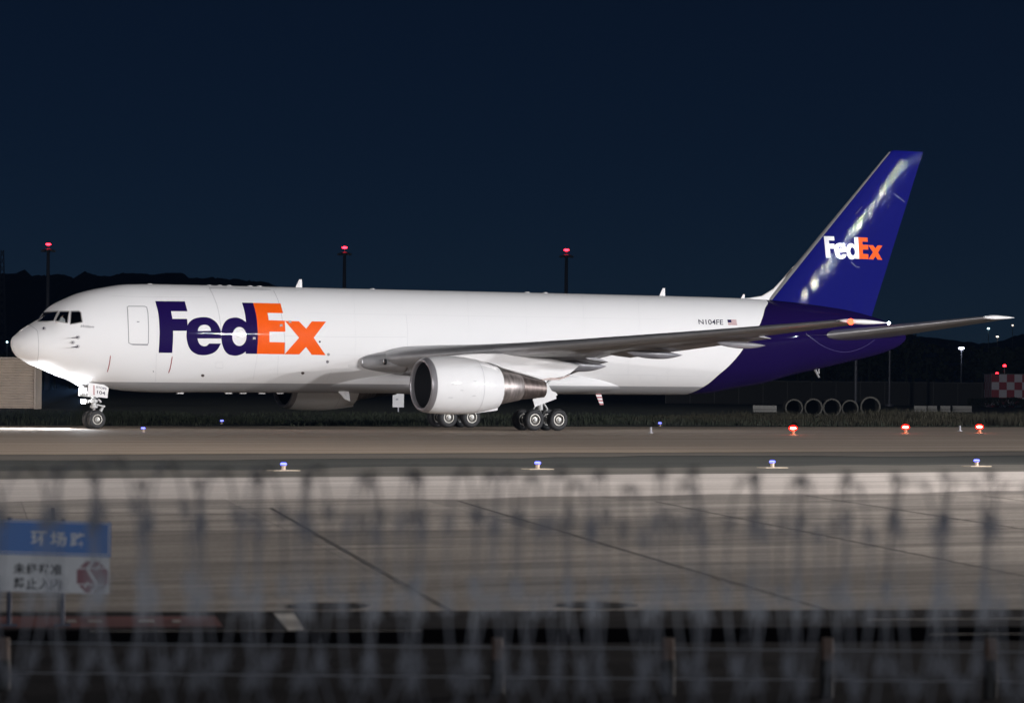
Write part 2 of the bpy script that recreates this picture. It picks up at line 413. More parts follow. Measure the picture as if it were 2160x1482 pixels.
def text2d(s, shear=0.0, bold=0.0):
    cu = bpy.data.curves.new('txt', 'FONT'); cu.body = s; cu.size = 1; cu.shear = shear; cu.offset = bold; cu.resolution_u = 4
    o = bpy.data.objects.new('txt', cu); C.objects.link(o)
    me = bpy.data.meshes.new_from_object(o.evaluated_get(bpy.context.evaluated_depsgraph_get()))
    vs = [v.co.copy() for v in me.vertices]; fs = [tuple(p.vertices) for p in me.polygons]
    bpy.data.objects.remove(o); bpy.data.curves.remove(cu); bpy.data.meshes.remove(me)
    x0 = min(v.x for v in vs); x1 = max(v.x for v in vs); y0 = min(v.y for v in vs); y1 = max(v.y for v in vs)
    return [((v.x-x0)/(x1-x0), (v.y-y0)/(y1-y0)) for v in vs], fs, (x1-x0)/(y1-y0)
def text_map(name, s, fn, m, parent, **k):
    vs, fs, _ = text2d(s, **k); return MB().add([fn(u, v) for u, v in vs], fs).make(name, m, parent)
def quad_px(tl, tr, bl, br): return lambda u, v: tuple(Vector(bl).lerp(Vector(br), u).lerp(Vector(tl).lerp(Vector(tr), u), v))
def skin_text(name, s, q, m, **k):
    g = quad_px(*q); return text_map(name, s, lambda u, v: hit(*g(u, v)), m, FUS, **k)
skin_text('registration', 'N104FE', ((1472.5,673.5),(1525,674),(1474,683.5),(1525.5,685)), M['ink'], bold=.012)
skin_text('nose_name', 'William', ((171,685),(199,686.5),(170,690.5),(198,691.5)), M['ink'], shear=.35)
# small flag by the registration
fl = [(1534,674),(1553,674),(1555,685.3),(1536,685)]
fq = quad_px(*[(1534,674),(1553,674.3),(1536,685),(1555,685.4)])
def flag_bits(rects, m, off):
    mb = MB()
    for u0, u1, v0, v1 in rects: mb.add([hit(*fq(u0, v0), off), hit(*fq(u1, v0), off), hit(*fq(u1, v1), off), hit(*fq(u0, v1), off)], [(0, 1, 2, 3)])
    return mb.make('flag', m, FUS)
flag_bits([(0, 1, i*2/13, (i*2+1)/13) for i in range(7)], M['red'], .006); flag_bits([(0, .42, 6/13, 1)], M['logo_purple'], .009)
# seams, doors and ports
line_on_skin('radome_seam', [smooth([(62,685.5),(71,691),(78.5,697.5),(80.5,710),(81.6,726),(81,745),(79,760),(76,772)])], 0.7, M['grey_line'])
dr = smooth([(271,646),(309,646.5)],4)
DOOR = [(269,652),(268.3,648),(271,645.8),(305,646),(309.5,648),(312,660),(313.3,690),(313,722),(311.5,726),(277,725.5),(271.5,723),(271,700),(269,652)]
line_on_skin('door_outline', [DOOR], 1.7, M['faint_line']).data.materials[0] = M['grey_line']
on_skin('door_sill', [[(278,725.3),(312,726),(312,728.4),(278,727.6)]], M['grey_line'])
on_skin('door_handle', [[(288.5,677.5),(294,677.5),(294,679.5),(288.5,679.5)]], M['grey_line'])
for q in [smooth([(441,606),(449,622),(457,642),(462,663),(465.5,690),(466.5,715)]), smooth([(577,613),(586,632),(592,655),(597,685),(601,720),(601,746)]), [(441,606.5),(500,608),(570,610.5)]]: line_on_skin('cargo_door_seam', [q], 0.6, M['grey_line'])
on_skin('door_hinge', [[(441,606.8),(500,608.2),(572,610.8),(571,612.3),(500,610),(443,608.6)]], M['faint_line'])
for q in [[(600,708),(690,710),(858,711)], smooth([(856,660),(859,690),(860,712),(859,735)]), [(543,748),(534,800)], [(587,750),(585,790)], [(235,624),(300,626),(430,627)], [(330,745),(328,805)], [(700,780),(690,800)]]: line_on_skin('skin_seam', [q], 0.45, M['faint_line'])
M['skin_joint'] = mat('skin_joint', (.66, .66, .665), .5)
for q in [[(745,609),(747,640),(749,680),(750,720),(748,760)], [(985,615),(987,650),(989,690),(989,712)], [(1107,618),(1109,650),(1111,690),(1111,708)], [(1228,621),(1230,650),(1232,690),(1231,705)], [(1345,624),(1347,650),(1349,680),(1348,694)], [(1462,628),(1464,650),(1465,668)], [(640,660),(860,664),(1110,668),(1400,673)], [(700,748),(780,750)], [(318,668),(330,668)]]: line_on_skin('skin_seam', [q], .5, M['skin_joint'])
for q in [[(1325,760),(1325,800)], [(1410,765),(1408,806)], [(1280,790),(1500,794)], [(1350,790),(1385,790),(1385,806),(1350,806),(1350,790)]]: line_on_skin('skin_seam', [q], .5, M['skin_joint'])
line_on_skin('service_panel', [[(455,764),(470,764),(470,776),(455,776),(455,764)]], .5, M['faint_line']); line_on_skin('service_panel', [[(735,770),(757,771),(757,774),(735,773.5),(735,770)]], .5, M['grey_line'])
line_on_skin('warning_line', [[(233,750),(231.5,762),(229,775),(226.3,784)]], 1.7, M['red'])
line_on_skin('warning_line', [[(363.3,752),(361,766),(358.5,778),(355.5,786)]], 1.7, M['red'])
def ports(name, lst, m, rx, ry, parent=FUS, off=.007):
    for (x, y) in lst: on_skin(name, [circ(x, y, rx, ry, 14)], m, step=1.0, off=off)
ports('port', [(427.5,791.5),(638.5,786.5)], M['grey_line'], 3.6, 2.9)
for o in [c for c in FUS.children if c.name.startswith('port')]: o.data.materials[0] = M['core_dark']
for (x, y, r, c) in [(674.5,720.5,2.2,'ink'),(692.7,747.3,3.1,'grey_line'),(690.7,762.6,3.1,'fairing_grey'),(323.5,783,1.1,'ink')]: on_skin('port', [circ(x, y, r, r, 14)], M[c], step=1)
for (x, y) in [(536,713.4),(593,686.3),(611.5,678.8)]: on_skin('latch_plate', [[(x-2.6,y-2.8),(x+2.8,y-2.8),(x+2.8,y+2.8),(x+.6,y+1.2),(x-2.6,y+2.8)]], M['frame'], step=1, off=.01)
# air data probes with their ring markings
for (x, y, L) in [(164.3,711,15),(163.6,730.3,15),(153.3,721.8,0),(92.8,693,0)]:
    line_on_skin('probe_ring', [circ(x, y, 3.6, 3.6, 18)+[(x+3.6, y)]], .55, M['ink'])
    p = hit(x, y, 0); q = hit(x, y, .09); mb = MB().bar(p, q, .045, .03, 8)
    if L: mb.bar(q, q+Vector((-.36, -.05, -.035)), .03, .012, 8)
    mb.make('pitot_probe' if L else 'vane_probe', M['ink'], FUS)
# ice detector lamp on top of the nose
p = at_y(48, 692.5, 0); MB().box(p+Vector((.1, 0, -.02)), (.5, .16, .12), 0, Matrix.Rotation(R(-32), 3, 'Y')).make('nose_fitting', M['white'], FUS, False)
# --- cockpit panes, frames and the person inside
for wp in WIN:
    on_skin('cockpit_window', [wp], M['glass'], step=3, off=.0)
    q = wp+[wp[0]]
    line_on_skin('window_frame', [q], 2.0, M['frame'], off=.012)
win1 = [hit(*p) for p in WIN[2]]
# mirrored panes on the starboard side
for wp in WIN:
    o = on_skin('cockpit_window', [wp], M['glassdark'], step=3, off=.006)
    for v in o.data.vertices: v.co.y *= -1

# --- roof aerials and small fittings
def blade(px, py_base, py_top, lean, wd, name='blade_aerial', y=0):
    b = at_y(px, py_base, y); tpt = at_y(px+lean, py_top, y); mb = MB()
    r0 = [(b.x-wd*.6, 0, b.z), (b.x, -.05, b.z), (b.x+wd*.6, 0, b.z), (b.x, .05, b.z)]; r1 = [(tpt.x-wd*.2, 0, tpt.z), (tpt.x, -.02, tpt.z), (tpt.x+wd*.2, 0, tpt.z), (tpt.x, .02, tpt.z)]
    return mb.loft([r0, r1]).make(name, M['white'], FUS)
blade(630, 608, 589, 4, .34); blade(1396.5, 626, 607.5, 4, .34); blade(1566, 633, 620.5, 3, .26)
for px, py in [(316,599.2),(441,601.8),(463,602.2),(483,602.6),(527,603.4),(547,603.8),(785,609.5),(1112,616.5),(1150,617.5)]:
    p = at_y(px, py, 0); MB().lathe([(0.02, .035), (.09, .03), (.15, 0), (.15, -.06)], (p.x, 0, p.z), n=12).make('roof_fitting', M['white'], FUS, True)
for px in (380, 482, 512, 552, 590):
    p = at_y(px, 828, 0); MB().box((p.x, 0, p.z), (.35, .12, .1)).make('belly_fitting', M['white'], FUS)
p = at_y(722, 824, -.6)
MB().loft([[(p.x-.35, -.63, 2.02), (p.x, -.67, 2.02), (p.x+.35, -.63, 2.02), (p.x, -.59, 2.02)], [(p.x+.15, -.61, 1.52), (p.x+.32, -.63, 1.5), (p.x+.46, -.61, 1.42), (p.x+.32, -.6, 1.46)]]).make('belly_aerial', M['white'], FUS)
p = at_y(1260, 832, -.3); mb = MB()
for i in range(7):
    a = i/7; b = (i+1)/7
    mb.loft([[(p.x-.16+.3*q, -.36, 1.92-.62*q), (p.x+.2+.16*q, -.36, 1.92-.62*q), (p.x+.2+.16*q, -.3, 1.92-.62*q), (p.x-.16+.3*q, -.3, 1.92-.62*q)] for q in (a, b)], mi=i % 2)
mb.make('drain_mast', [M['red'], M['white']], FUS)
p = at_y(1717, 780, 0); MB().bar((p.x, 0, p.z+.1), (p.x+.35, 0, p.z-.42), .10, .05, 8).bar((p.x+.3, 0, p.z+.15), (p.x+.32, 0, p.z-.2), .06, .06, 8).make('tail_drain_mast', M['metal'], FUS)
p = at_y(1606, 805, 0); MB().bar((p.x-.1, -.1, p.z-.1), (p.x+.12, -.1, p.z+.2), .04, .03, 6).make('tail_fitting', M['metal'], FUS)

# --- wing to body fairing
mb = MB(); rg = []
for i in range(41):
    u = i/40; x = lerp(15.4, 35.6, u); s = math.sin(math.pi*u**1.05)**.8 if 0 < u < 1 else 0
    hw = .8+1.9*s; top_ = 2.65+.6*s; bot = 2.12-.36*s
    rg.append([Vector((x, hw*math.copysign(abs(math.cos(a))**.75, math.cos(a)), (top_+bot)/2+(top_-bot)/2*math.copysign(abs(math.sin(a))**.8, math.sin(a)))) for a in [2*math.pi*k/72 for k in range(72)]])
fa = mb.loft(rg).make('wing_body_fairing', fm, JET, True, JL)

# --- wings
def airfoil(n=22, camber=.012):
    up = []; lo = []
    for i in range(n+1):
        b = math.pi*i/n; x = (1-math.cos(b))/2
        yt = 5*(.2969*math.sqrt(x)-.126*x-.3516*x*x+.2843*x**3-.1036*x**4); yc = camber*4*x*(1-x)
        up.append((x, yc, yt)); lo.append((x, yc, -yt))
    return up, lo
def cut(pts, a, b):
    ok = [p for p in pts if a < p[0] < b]
    f = lambda x: tuple(interp([p[0] for p in pts], [p[k] for p in pts], x) for k in range(3))
    return [f(a)]+ok+[f(b)]
def wing_ring(x, y, z, c, tc_, tw, sgn, lo_x=0.0, hi_x=1.0, thick=1.0, axis='y'):
    up, lo = airfoil(); P = []
    up, lo = cut(up, lo_x, hi_x), cut(lo, lo_x, hi_x)
    pu = [p for p in up if lo_x-1e-6 <= p[0] <= hi_x+1e-6]; pl = [p for p in lo if lo_x-1e-6 <= p[0] <= hi_x+1e-6]
    for q in pu[::-1]+(pl[1:] if lo_x == 0 else pl):
        X = q[0]*c; Z = (q[1]+q[2]*tc_*thick)*c; s, co = math.sin(R(tw)), math.cos(R(tw))
        dx, dz = X*co+Z*s, -X*s+Z*co
        P.append(Vector((x+dx, y*sgn, z+dz)) if axis == 'y' else Vector((x+dx, dz*sgn, z)))
    return P
ST = [(1.6,18.55,3.52,11.2,.145,3.2), (3.4,19.73,3.68,9.9,.14,2.8), (5.6,21.25,3.86,8.3,.125,2.2), (8.0,22.9,4.08,6.75,.115,1.6), (11,24.95,4.34,5.75,.108,1.3), (14,26.98,4.62,4.9,.104,1.0), (17,29.03,4.90,4.05,.10,.6), (20,31.08,5.20,3.15,.10,.2), (23.0,33.13,5.50,2.2,.10,-.3)]
def wing_at(y):
    a = [interp([s[0] for s in ST], [s[k] for s in ST], y) for k in range(1, 6)]; return a
def build_wing(sgn):
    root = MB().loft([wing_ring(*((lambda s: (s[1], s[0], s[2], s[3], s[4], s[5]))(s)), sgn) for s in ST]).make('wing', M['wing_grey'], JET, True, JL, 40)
    def strip(y0, y1, lo_, hi_, name, m, thick=1.012, dz=0.0, n=8, drot=0):
        rgs = []
        for i in range(n+1):
            y = lerp(y0, y1, i/n); x, z, c, tt, tw = wing_at(y); rgs.append([p+Vector((0, 0, dz)) for p in wing_ring(x-.006*c, y, z, c*1.012, tt, tw, sgn, lo_, hi_, thick)])
        return MB().loft(rgs).make(name, m, root, True, angle=40)
    strip(2.6, 7.9, 0, .15, 'leading_edge', M['metal']); strip(7.92, 22.9, 0, .13, 'leading_edge', M['metal'], n=14)
    # flaps a little below the trailing edge
    def flap(y0, y1):
        rgs = []
        for i in range(7):
            y = lerp(y0, y1, i/6); x, z, c, tt, tw = wing_at(y); te = z-c*math.sin(R(tw)); fc_ = c*.2
            rgs.append(wing_ring(x+c*.83, y, z-.83*c*math.sin(R(tw))-.05*tt*c-.02, fc_, .11, 9, sgn))
        MB().loft(rgs).make('flap', M['fairing_grey'], root, True, angle=40)
    flap(3.1, 7.4); flap(9.0, 17.2)
    # canoe fairings over the flap tracks
    for y, L, hgt in ((6.45, 3.6, .56), (11.6, 3.3, .42), (16.3, 2.9, .36)):
        x, z, c, tt, tw = wing_at(y); xe = x+c+.72; z0 = z-(c-L*.55)*math.sin(R(tw))-.20; rgs = []
        for i in range(17):
            u = i/16; r = max(.012, (4*u*(1-u))**.6 if u < .5 else (1-((u-.5)*2)**2.2)); xx = xe-L+L*u
            rgs.append([Vector((xx, sgn*y+.19*r*math.cos(a), z0-.10-.10*u+hgt*.62*r*math.sin(a)*(1 if math.sin(a) < 0 else .55))) for a in [2*math.pi*k/20 for k in range(20)]])
        MB().loft(rgs).make('flap_track_fairing', M['fairing_grey'], root, True)
    # pale tip fairing with its lamps
    rgs = []
    for i in range(21):
        u = i/20; x = lerp(33.12, 35.75, u); r = max(.02, math.sin(math.pi*min(1, u*1.02+.0))**.7*(1-.35*u)) if u < .98 else .1
        rgs.append([Vector((x, sgn*(23.15+.22*r*math.cos(a)+.25*u), 5.52-.05*u+.15*r*math.sin(a))) for a in [2*math.pi*k/16 for k in range(16)]])
    MB().loft(rgs).make('wingtip_fairing', M['white'], root, True)
    col = 'nav_red' if sgn < 0 else 'nav_green'
    MB().lathe([(.01, -.15), (.10, -.11), (.14, 0), (.10, .11), (.01, .15)], (33.62, sgn*23.36, 5.49), n=12).make('navigation_light', M[col], root, True)
    MB().lathe([(.002, -.075), (.035, -.065), (.06, -.04), (.07, 0), (.06, .04), (.035, .065), (.002, .075)], (35.80, sgn*23.42, 5.46), n=14).make('tail_lamp', M['lamp_white'], root, True)
    # landing lamp recess in the wing root
    if sgn < 0:
        x, z = 19.35, 3.5
        MB().lathe([(.02, 0), (.13, .02), (.16, .1), (.15, .16)], (0, 0, 0), 'x', 16, mis=[1, 0, 0]).make('landing_light', [M['black'], M['chrome']], root, True, (x-.25, -3.02, z-.05))
    return root
M['nav_red'] = glow('red_lamp_lens', (1, .05, .02), 9); M['nav_green'] = glow('green_lamp_lens', (.05, 1, .3), 20); M['lamp_white'] = glow('white_lamp_lens', (.8, .85, 1), 30)
WP = build_wing(-1); WS = build_wing(1)
WP['label'] = 'port wing with red tip light, its grey underside in view'; WS['label'] = 'starboard wing hidden mostly behind the fuselage'
# bright root fairing in front of the wing
MB().loft([[Vector((lerp(18.15, 20.4, u), -(2.42+lerp(.10, 1.0, u**1.2)*q[0]*1.0), 3.42+.05*u+q[1]*lerp(.18, .66, u**.55))) for q in [(max(0.0, math.cos(a)), math.sin(a)) for a in [2*math.pi*k/28 for k in range(28)]]] for u in [i/16 for i in range(17)]]).make('wing_root_fairing', M['metal'], WP, True)

# --- engines
EXL = 18.67
def eng_center(s): return interp([0, 1.8, 4.15, 5.5, 7], [2.29, 2.31, 2.20, 2.22, 2.14], s)
def build_engine(sgn):
    org = Vector((EXL, sgn*7.92, 0)); toe = R(1.5)*(-sgn)
    rot = Matrix.Rotation(-toe, 3, 'Z')
    def rg(s, r, n=64): return [org + rot @ Vector((s, r*math.cos(a), eng_center(s)+r*math.sin(a))) for a in [2*math.pi*k/n for k in range(n)]]
    root = MB().loft([rg(s, r) for s, r in ((.28,1.362),(.6,1.405),(1.1,1.435),(1.7,1.447),(2.3,1.43),(2.9,1.365),(3.4,1.26),(3.8,1.155),(4.15,1.06),(4.12,1.03),(3.7,1.0),(3.2,.98))], False, False).make('engine', M['white'], JET, True, JL, 50)
    MB().loft([rg(s, r) for s, r in ((.285,1.364),(.15,1.325),(.06,1.28),(0,1.21),(.03,1.165),(.10,1.14),(.22,1.135))], False, False).make('inlet_lip', M['lip'], root, True)
    MB().loft([rg(s, r) for s, r in ((.21,1.136),(.5,1.15),(.9,1.175),(1.25,1.18))], False, False).make('inlet_duct', M['duct'], root, True)
    mb = MB()
    for k in range(38):
        a = 2*math.pi*k/38
        P = []
        for r, tw in ((.35, 25), (.75, 45), (1.16, 62)):
            for q in (-.5, .5):
                v = Vector((1.2+q*.24*math.cos(R(tw)), 0, 0)); ang = a+q*.24*math.sin(R(tw))/r
                P.append(org+rot @ Vector((v.x, r*math.cos(ang), eng_center(1.2)+r*math.sin(ang))))
        mb.add(P, [(0, 1, 3, 2), (2, 3, 5, 4)])
    mb.loft([rg(1.4, 1.18), rg(1.4, .02)], False, False); mb.make('fan', M['fan'], root)
    MB().loft([rg(s, r, 24) for s, r in ((.75,.01),(.8,.1),(.95,.22),(1.2,.36))], False, False).make('spinner', M['fan'], root, True)
    MB().loft([rg(s, r) for s, r in ((3.3,.93),(3.9,.89),(4.3,.86),(4.9,.77),(5.48,.66),(5.52,.63))], False, False).make('core_cowl', M['core'], root, True, angle=40)
    MB().loft([rg(s, r) for s, r in ((5.45,.635),(5.6,.625),(6.2,.53),(6.9,.43),(6.88,.40),(6.4,.42))], False, False).make('exhaust_nozzle', M['core_dark'], root, True, angle=40)
    MB().loft([rg(s, r, 24) for s, r in ((6.3,.42),(6.5,.27),(6.9,.2),(7.1,.02))], False, False).make('exhaust_plug', M['core_dark'], root, True)
    # seam, strakes and ground fitting
    MB().loft([rg(s, r) for s, r in ((2.86,1.374),(2.875,1.3745),(2.89,1.371))], False, False).make('cowl_seam', M['faint_line'], root, True)
    for a0, s0, s1, h in ((R(128 if sgn < 0 else 52), 2.5, 3.9, .13), (R(262), 2.9, 4.25, .10)):
        P = []
        for s, hh in ((s0, .0), (s1-.1, h), (s1, h)):
            r = interp([2.3, 2.9, 3.4, 3.8, 4.15, 4.3], [1.43, 1.365, 1.26, 1.155, 1.06, 1.02], s)
            for dr in (-.03, hh): P.append(org+rot @ Vector((s, (r+dr)*math.cos(a0), eng_center(s)+(r+dr)*math.sin(a0))))
        MB().loft([[P[0]+Vector((0,-.02,0)), P[0]+Vector((0,.02,0)), P[1]], [P[2]+Vector((0,-.03,0)), P[2]+Vector((0,.03,0)), P[3]], [P[4]+Vector((0,-.02,0)), P[4]+Vector((0,.02,0)), P[5]]]).make('strake', M['white'], root)
    for s0, a0, L in ((.9, 205, .25), (1.5, 190, .16), (1.0, 178, .30), (2.2, 200, .2), (2.2, 170, .2)):
        a0 = R(a0 if sgn < 0 else 180-a0); P = []
        for ds, da in ((0, 0), (L, 0), (L, .012), (0, .012)):
            ss = s0+ds; r_ = interp([.6, 1.1, 1.7, 2.3, 2.9], [1.405, 1.435, 1.447, 1.43, 1.365], ss)+.004; P.append(org+rot @ Vector((ss, r_*math.cos(a0+da), eng_center(ss)+r_*math.sin(a0+da))))
        MB().add(P, [(0, 1, 2, 3)]).make('cowl_latch', M['grey_line'], root)
    # pylon
    pl = [(945,750.5),(975,747),(1010,745),(1060,745.5),(1110,752),(1160,757),(1200,765),(1221,769.5),(1200,787),(1185,794),(1163,797.5),(1138,800),(1097,789),(1056,777.5),(1030,766),(990,757)]
    P = [at_y(x, y, -7.92) for x, y in pl]; n = len(P); ctr = sum(P, Vector())/n; mb = MB()
    lay = []
    for dy, k in ((-.30, .90), (-.24, 1.0), (.24, 1.0), (.30, .90)):
        lay.append([Vector((ctr.x+(p.x-ctr.x)*(k if k < 1 else 1)**.35, sgn*7.92+dy*interp([18, 20.5, 25, 29], [.15, 1, 1, .25], p.x), ctr.z+(p.z-ctr.z)*k)) for p in P])
    mb.loft(lay).make('pylon', M['white'], root, True, angle=35)
    ph = [(1138,796),(1175,797),(1197,790),(1197,793),(1175,801),(1139,801.5)]
    P = [at_y(x, y, -7.92) for x, y in ph]
    MB().prism([Vector((p.x, sgn*7.92-.22, p.z)) for p in P], (0, .44, 0)).make('heat_shield', M['core_dark'], root)
    return root
ENGP = build_engine(-1); ENGS = build_engine(1)
ENGP['label'] = 'near white engine with metal inlet lip and stained exhaust'; ENGS['label'] = 'far engine in shade under the belly'

# --- fin, rudder, dorsal fillet
FS = [(6.0, 43.42, 51.55), (7.17, 44.55, 51.99), (9, 46.32, 52.67), (11, 48.25, 53.41), (13, 50.19, 54.16), (15.2, 52.32, 54.97), (15.72, 52.83, 55.17), (15.82, 53.05, 55.2)]
def fin_rings(lo_, hi_, thick=1.0, ext=0.0):
    return [wing_ring(a-ext, 0, z, (b-a)+ext, .105, 0, 1, lo_, hi_, thick*(.55 if z > 15.8 else 1), 'z') for z, a, b in FS]
def fin_loft(lo_, hi_, thick=1.0, ext=0.0):
    up, lo = airfoil(camber=0); return fin_rings(lo_, hi_, thick, ext)
_af = airfoil
def airfoil(n=30, camber=.012): return _af(n, camber)
def sym_ring(z, a, b, lo_, hi_, tk=.105, ext=0):
    up, lo = _af(34, 0.0); c = b-a+ext; P = []; up, lo = cut(up, lo_, hi_), cut(lo, lo_, hi_)
    pu = [p for p in up if lo_-1e-6 <= p[0] <= hi_+1e-6]; pl = [p for p in lo if lo_-1e-6 <= p[0] <= hi_+1e-6]
    for q in pu[::-1]+(pl[1:] if lo_ == 0 else pl): P.append(Vector((a-ext+q[0]*c, q[2]*tk*c, z)))
    return P
HX = .685
fin = MB().loft([sym_ring(z, a, b, 0, HX, .105*(.5 if z > 15.8 else 1)) for z, a, b in FS]).make('tail_fin', M['purple'], JET, True, JL, 40)
fin['label'] = 'purple tail fin with white and orange lettering'
MB().loft([sym_ring(z, a, b, HX+.0004, 1, .105*(.5 if z > 15.8 else 1)) for z, a, b in [(6.36, 43.77, 51.69)]+FS[1:]]).make('rudder', M['purple'], JET, True, JL, 40)
MB().loft([sym_ring(z, a, b, 0, .034, .109, .03) for z, a, b in FS[1:-1]]).make('leading_edge', M['metal'], fin, True, angle=40)
DP = [(42.6, 7.20, .015), (43.4, 7.25, .06), (44.2, 7.38, .10), (45.0, 7.80, .13), (45.75, 8.47, .13), (46.5, 9.20, .08)]
mb = MB(); rg = []
for x, zt, hw in DP:
    zb = 6.9; xb = x if x < 44.2 else 44.2+(x-44.2)*.30
    rg.append([Vector((x, 0, zt)), Vector((lerp(x, xb, .2)+.03, hw*.35, lerp(zt, zb, .10))), Vector((lerp(x, xb, .55), hw*.8, lerp(zt, zb, .55))), Vector((xb, hw*1.2, zb)), Vector((xb, -hw*1.2, zb)), Vector((lerp(x, xb, .55), -hw*.8, lerp(zt, zb, .55))), Vector((lerp(x, xb, .2)+.03, -hw*.35, lerp(zt, zb, .10)))])
mb.loft(rg).make('dorsal_fillet', M['white'], fin, True)
# fin lettering: the same letters, flattened onto the fin side
A = [((113,309),(643,713)), ((1596,486),(1087,791)), ((1592,777),(1083,893)), ((143,757),(652,876))]
def fin_px(p):                                   # bilinear from the four corners, the fuselage's bow taken out
    p = (p[0]-interp([309, 420, 560, 650, 757], [0, 19.5, 20, 11, 0], p[1]), p[1])
    u = (p[0]-128)/(1594-128); tl, tr, br, bl = [Vector(a[1]) for a in A]
    vt = lerp(309, 318, u); vb = lerp(757, 777, u); v = (p[1]-vt)/(vb-vt)
    top = tl.lerp(tl+Vector((450, 9)), u); bot = bl.lerp(br, u); q = top.lerp(bot, v); return (1560+q.x/3.6, 300+q.y/3.6)
bvf = BVHTree.FromPolygons([v.co.copy() for v in fin.data.vertices], [tuple(p.vertices) for p in fin.data.polygons])
rud = [o for o in JET.children if o.name.startswith('rudder')][0]
bvr = BVHTree.FromPolygons([v.co.copy() for v in rud.data.vertices], [tuple(p.vertices) for p in rud.data.polygons])
def hitfin(px, py, off=.008):
    d = ray(px, py).normalized(); best = None
    for b in (bvf, bvr):
        loc, nn, _, ds = b.ray_cast(CAM, d)
        if loc is not None and (best is None or ds < best[2]): best = (loc, nn if nn.dot(d) < 0 else -nn, ds)
    return best[0]+best[1]*off if best else None
M['logo_white'] = mat('logo_white', (.75, .75, .77), .25, coat=.6)
for ch, (outl, holes) in LET.items():
    mb = MB(); vs, es, fs = fill2d([[fin_px(p) for p in q] for q in outl+holes], 2.2); P = [hitfin(x, y) for x, y in vs]
    mb.add([p if p else (0, 0, 0) for p in P], [f for f in fs if all(P[i] for i in f)])
    o = mb.make('lettering', M['orange'] if ch in 'Ex' else M['logo_white'], fin, True); o['label'] = 'orange letter on the fin' if ch in 'Ex' else 'white letter on the fin'
# access panel outlines on the fin
def fin_line(pts, wd, m, name='panel_seam'):
    q = stripe_poly(pts, wd); n = len(pts); P = [hitfin(*p, .005) for p in q]; mb = MB()
    for i in range(n-1):
        f = (i, i+1, 2*n-2-i, 2*n-1-i)
        if all(P[j] for j in f): mb.add([P[j] for j in f], [(0, 1, 2, 3)])
    mb.make(name, m, fin, True)
M['seam_purple'] = mat('seam_purple', (.045, .035, .13), .25, coat=1)
fin_line([(1788,432),(1800,419),(1818,437),(1805,451),(1788,432)], .8, M['seam_purple']); fin_line([(1868,338),(1900,337),(1942,336)], .8, M['seam_purple']); fin_line([(1884,408),(1896,416),(1908,426)], 1.0, M['seam_purple']); fin_line([(1795,552),(1803,560),(1812,564)], .8, M['seam_purple'])

# --- tailplanes
def tailplane(sgn):
    TS = [(.9,46.55,5.12,5.95,.12,-1), (1.9,47.3,5.24,5.45,.115,-1), (4,48.9,5.52,4.45,.11,-1), (7,51.15,5.92,3.1,.105,-1), (9.0,52.62,6.2,2.15,.10,-1)]
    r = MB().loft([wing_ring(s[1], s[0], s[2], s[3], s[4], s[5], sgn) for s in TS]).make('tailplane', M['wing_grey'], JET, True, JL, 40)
    MB().loft([wing_ring(s[1]-.02, s[0], s[2], s[3]*1.01, s[4], s[5], sgn, 0, .09, 1.03) for s in TS[1:]]).make('leading_edge', M['metal'], r, True, angle=40)
    MB().loft([[Vector((lerp(52.6, 54.55, u), sgn*(9.05+.13*q*math.cos(a)+.2*u), 6.21+.02*u+.11*q*math.sin(a))) for a in [2*math.pi*k/14 for k in range(14)]] for u, q in [(0, .1), (.1, .6), (.3, 1), (.55, .85), (.8, .5), (1, .1)]]).make('tailplane_tip', M['white'], r, True)
    return r
TP = tailplane(-1); TSB = tailplane(1)
M['purple_flat'] = M['purple']
# raised purple apron plate around the tailplane root
line_on_skin('tailplane_seal', [smooth([(1700,704),(1716,716),(1735,729),(1760,739),(1785,742),(1808,737),(1828,728),(1845,716)])], 1.2, M['seam_purple'], off=.012)

# --- undercarriage
def wheel(mb_parent, o, Rr, wd, name='wheel'):
    w2 = wd/2; mb = MB()
    prof = [(Rr*.50, -w2*.62), (Rr*.56, -w2*.9), (Rr*.72, -w2), (Rr*.88, -w2*.92), (Rr*.965, -w2*.66), (Rr*.985, -w2*.3), (Rr*.975, -w2*.28), (Rr*.975, -w2*.22), (Rr, -w2*.2), (Rr, w2*.2), (Rr*.985, w2*.3), (Rr*.965, w2*.66), (Rr*.88, w2*.92), (Rr*.72, w2), (Rr*.56, w2*.9), (Rr*.50, w2*.62)]
    mb.lathe(prof, (0, 0, 0), 'y', 40)
    for s in (-1, 1):
        mb.lathe([(Rr*.52, s*w2*.70), (Rr*.545, s*w2*.88), (Rr*.50, s*w2*.92), (Rr*.46, s*w2*.86), (Rr*.43, s*w2*.60), (Rr*.30, s*w2*.52), (Rr*.27, s*w2*.70), (Rr*.16, s*w2*.76), (Rr*.14, s*w2*.55), (.002, s*w2*.55)], (0, 0, 0), 'y', 32, mis=[1, 1, 1, 2, 2, 2, 1, 2, 2])
        for k in range(9):
            a = 2*math.pi*k/9; mb.lathe([(Rr*.035, s*w2*.5), (Rr*.035, s*w2*.66), (.001, s*w2*.66)], (Rr*.37*math.cos(a), 0, Rr*.37*math.sin(a)), 'y', 8, mi=2)
    return mb.make(name, [M['tyre'], M['rim'], M['rim_dark']], mb_parent, True, o, 50)
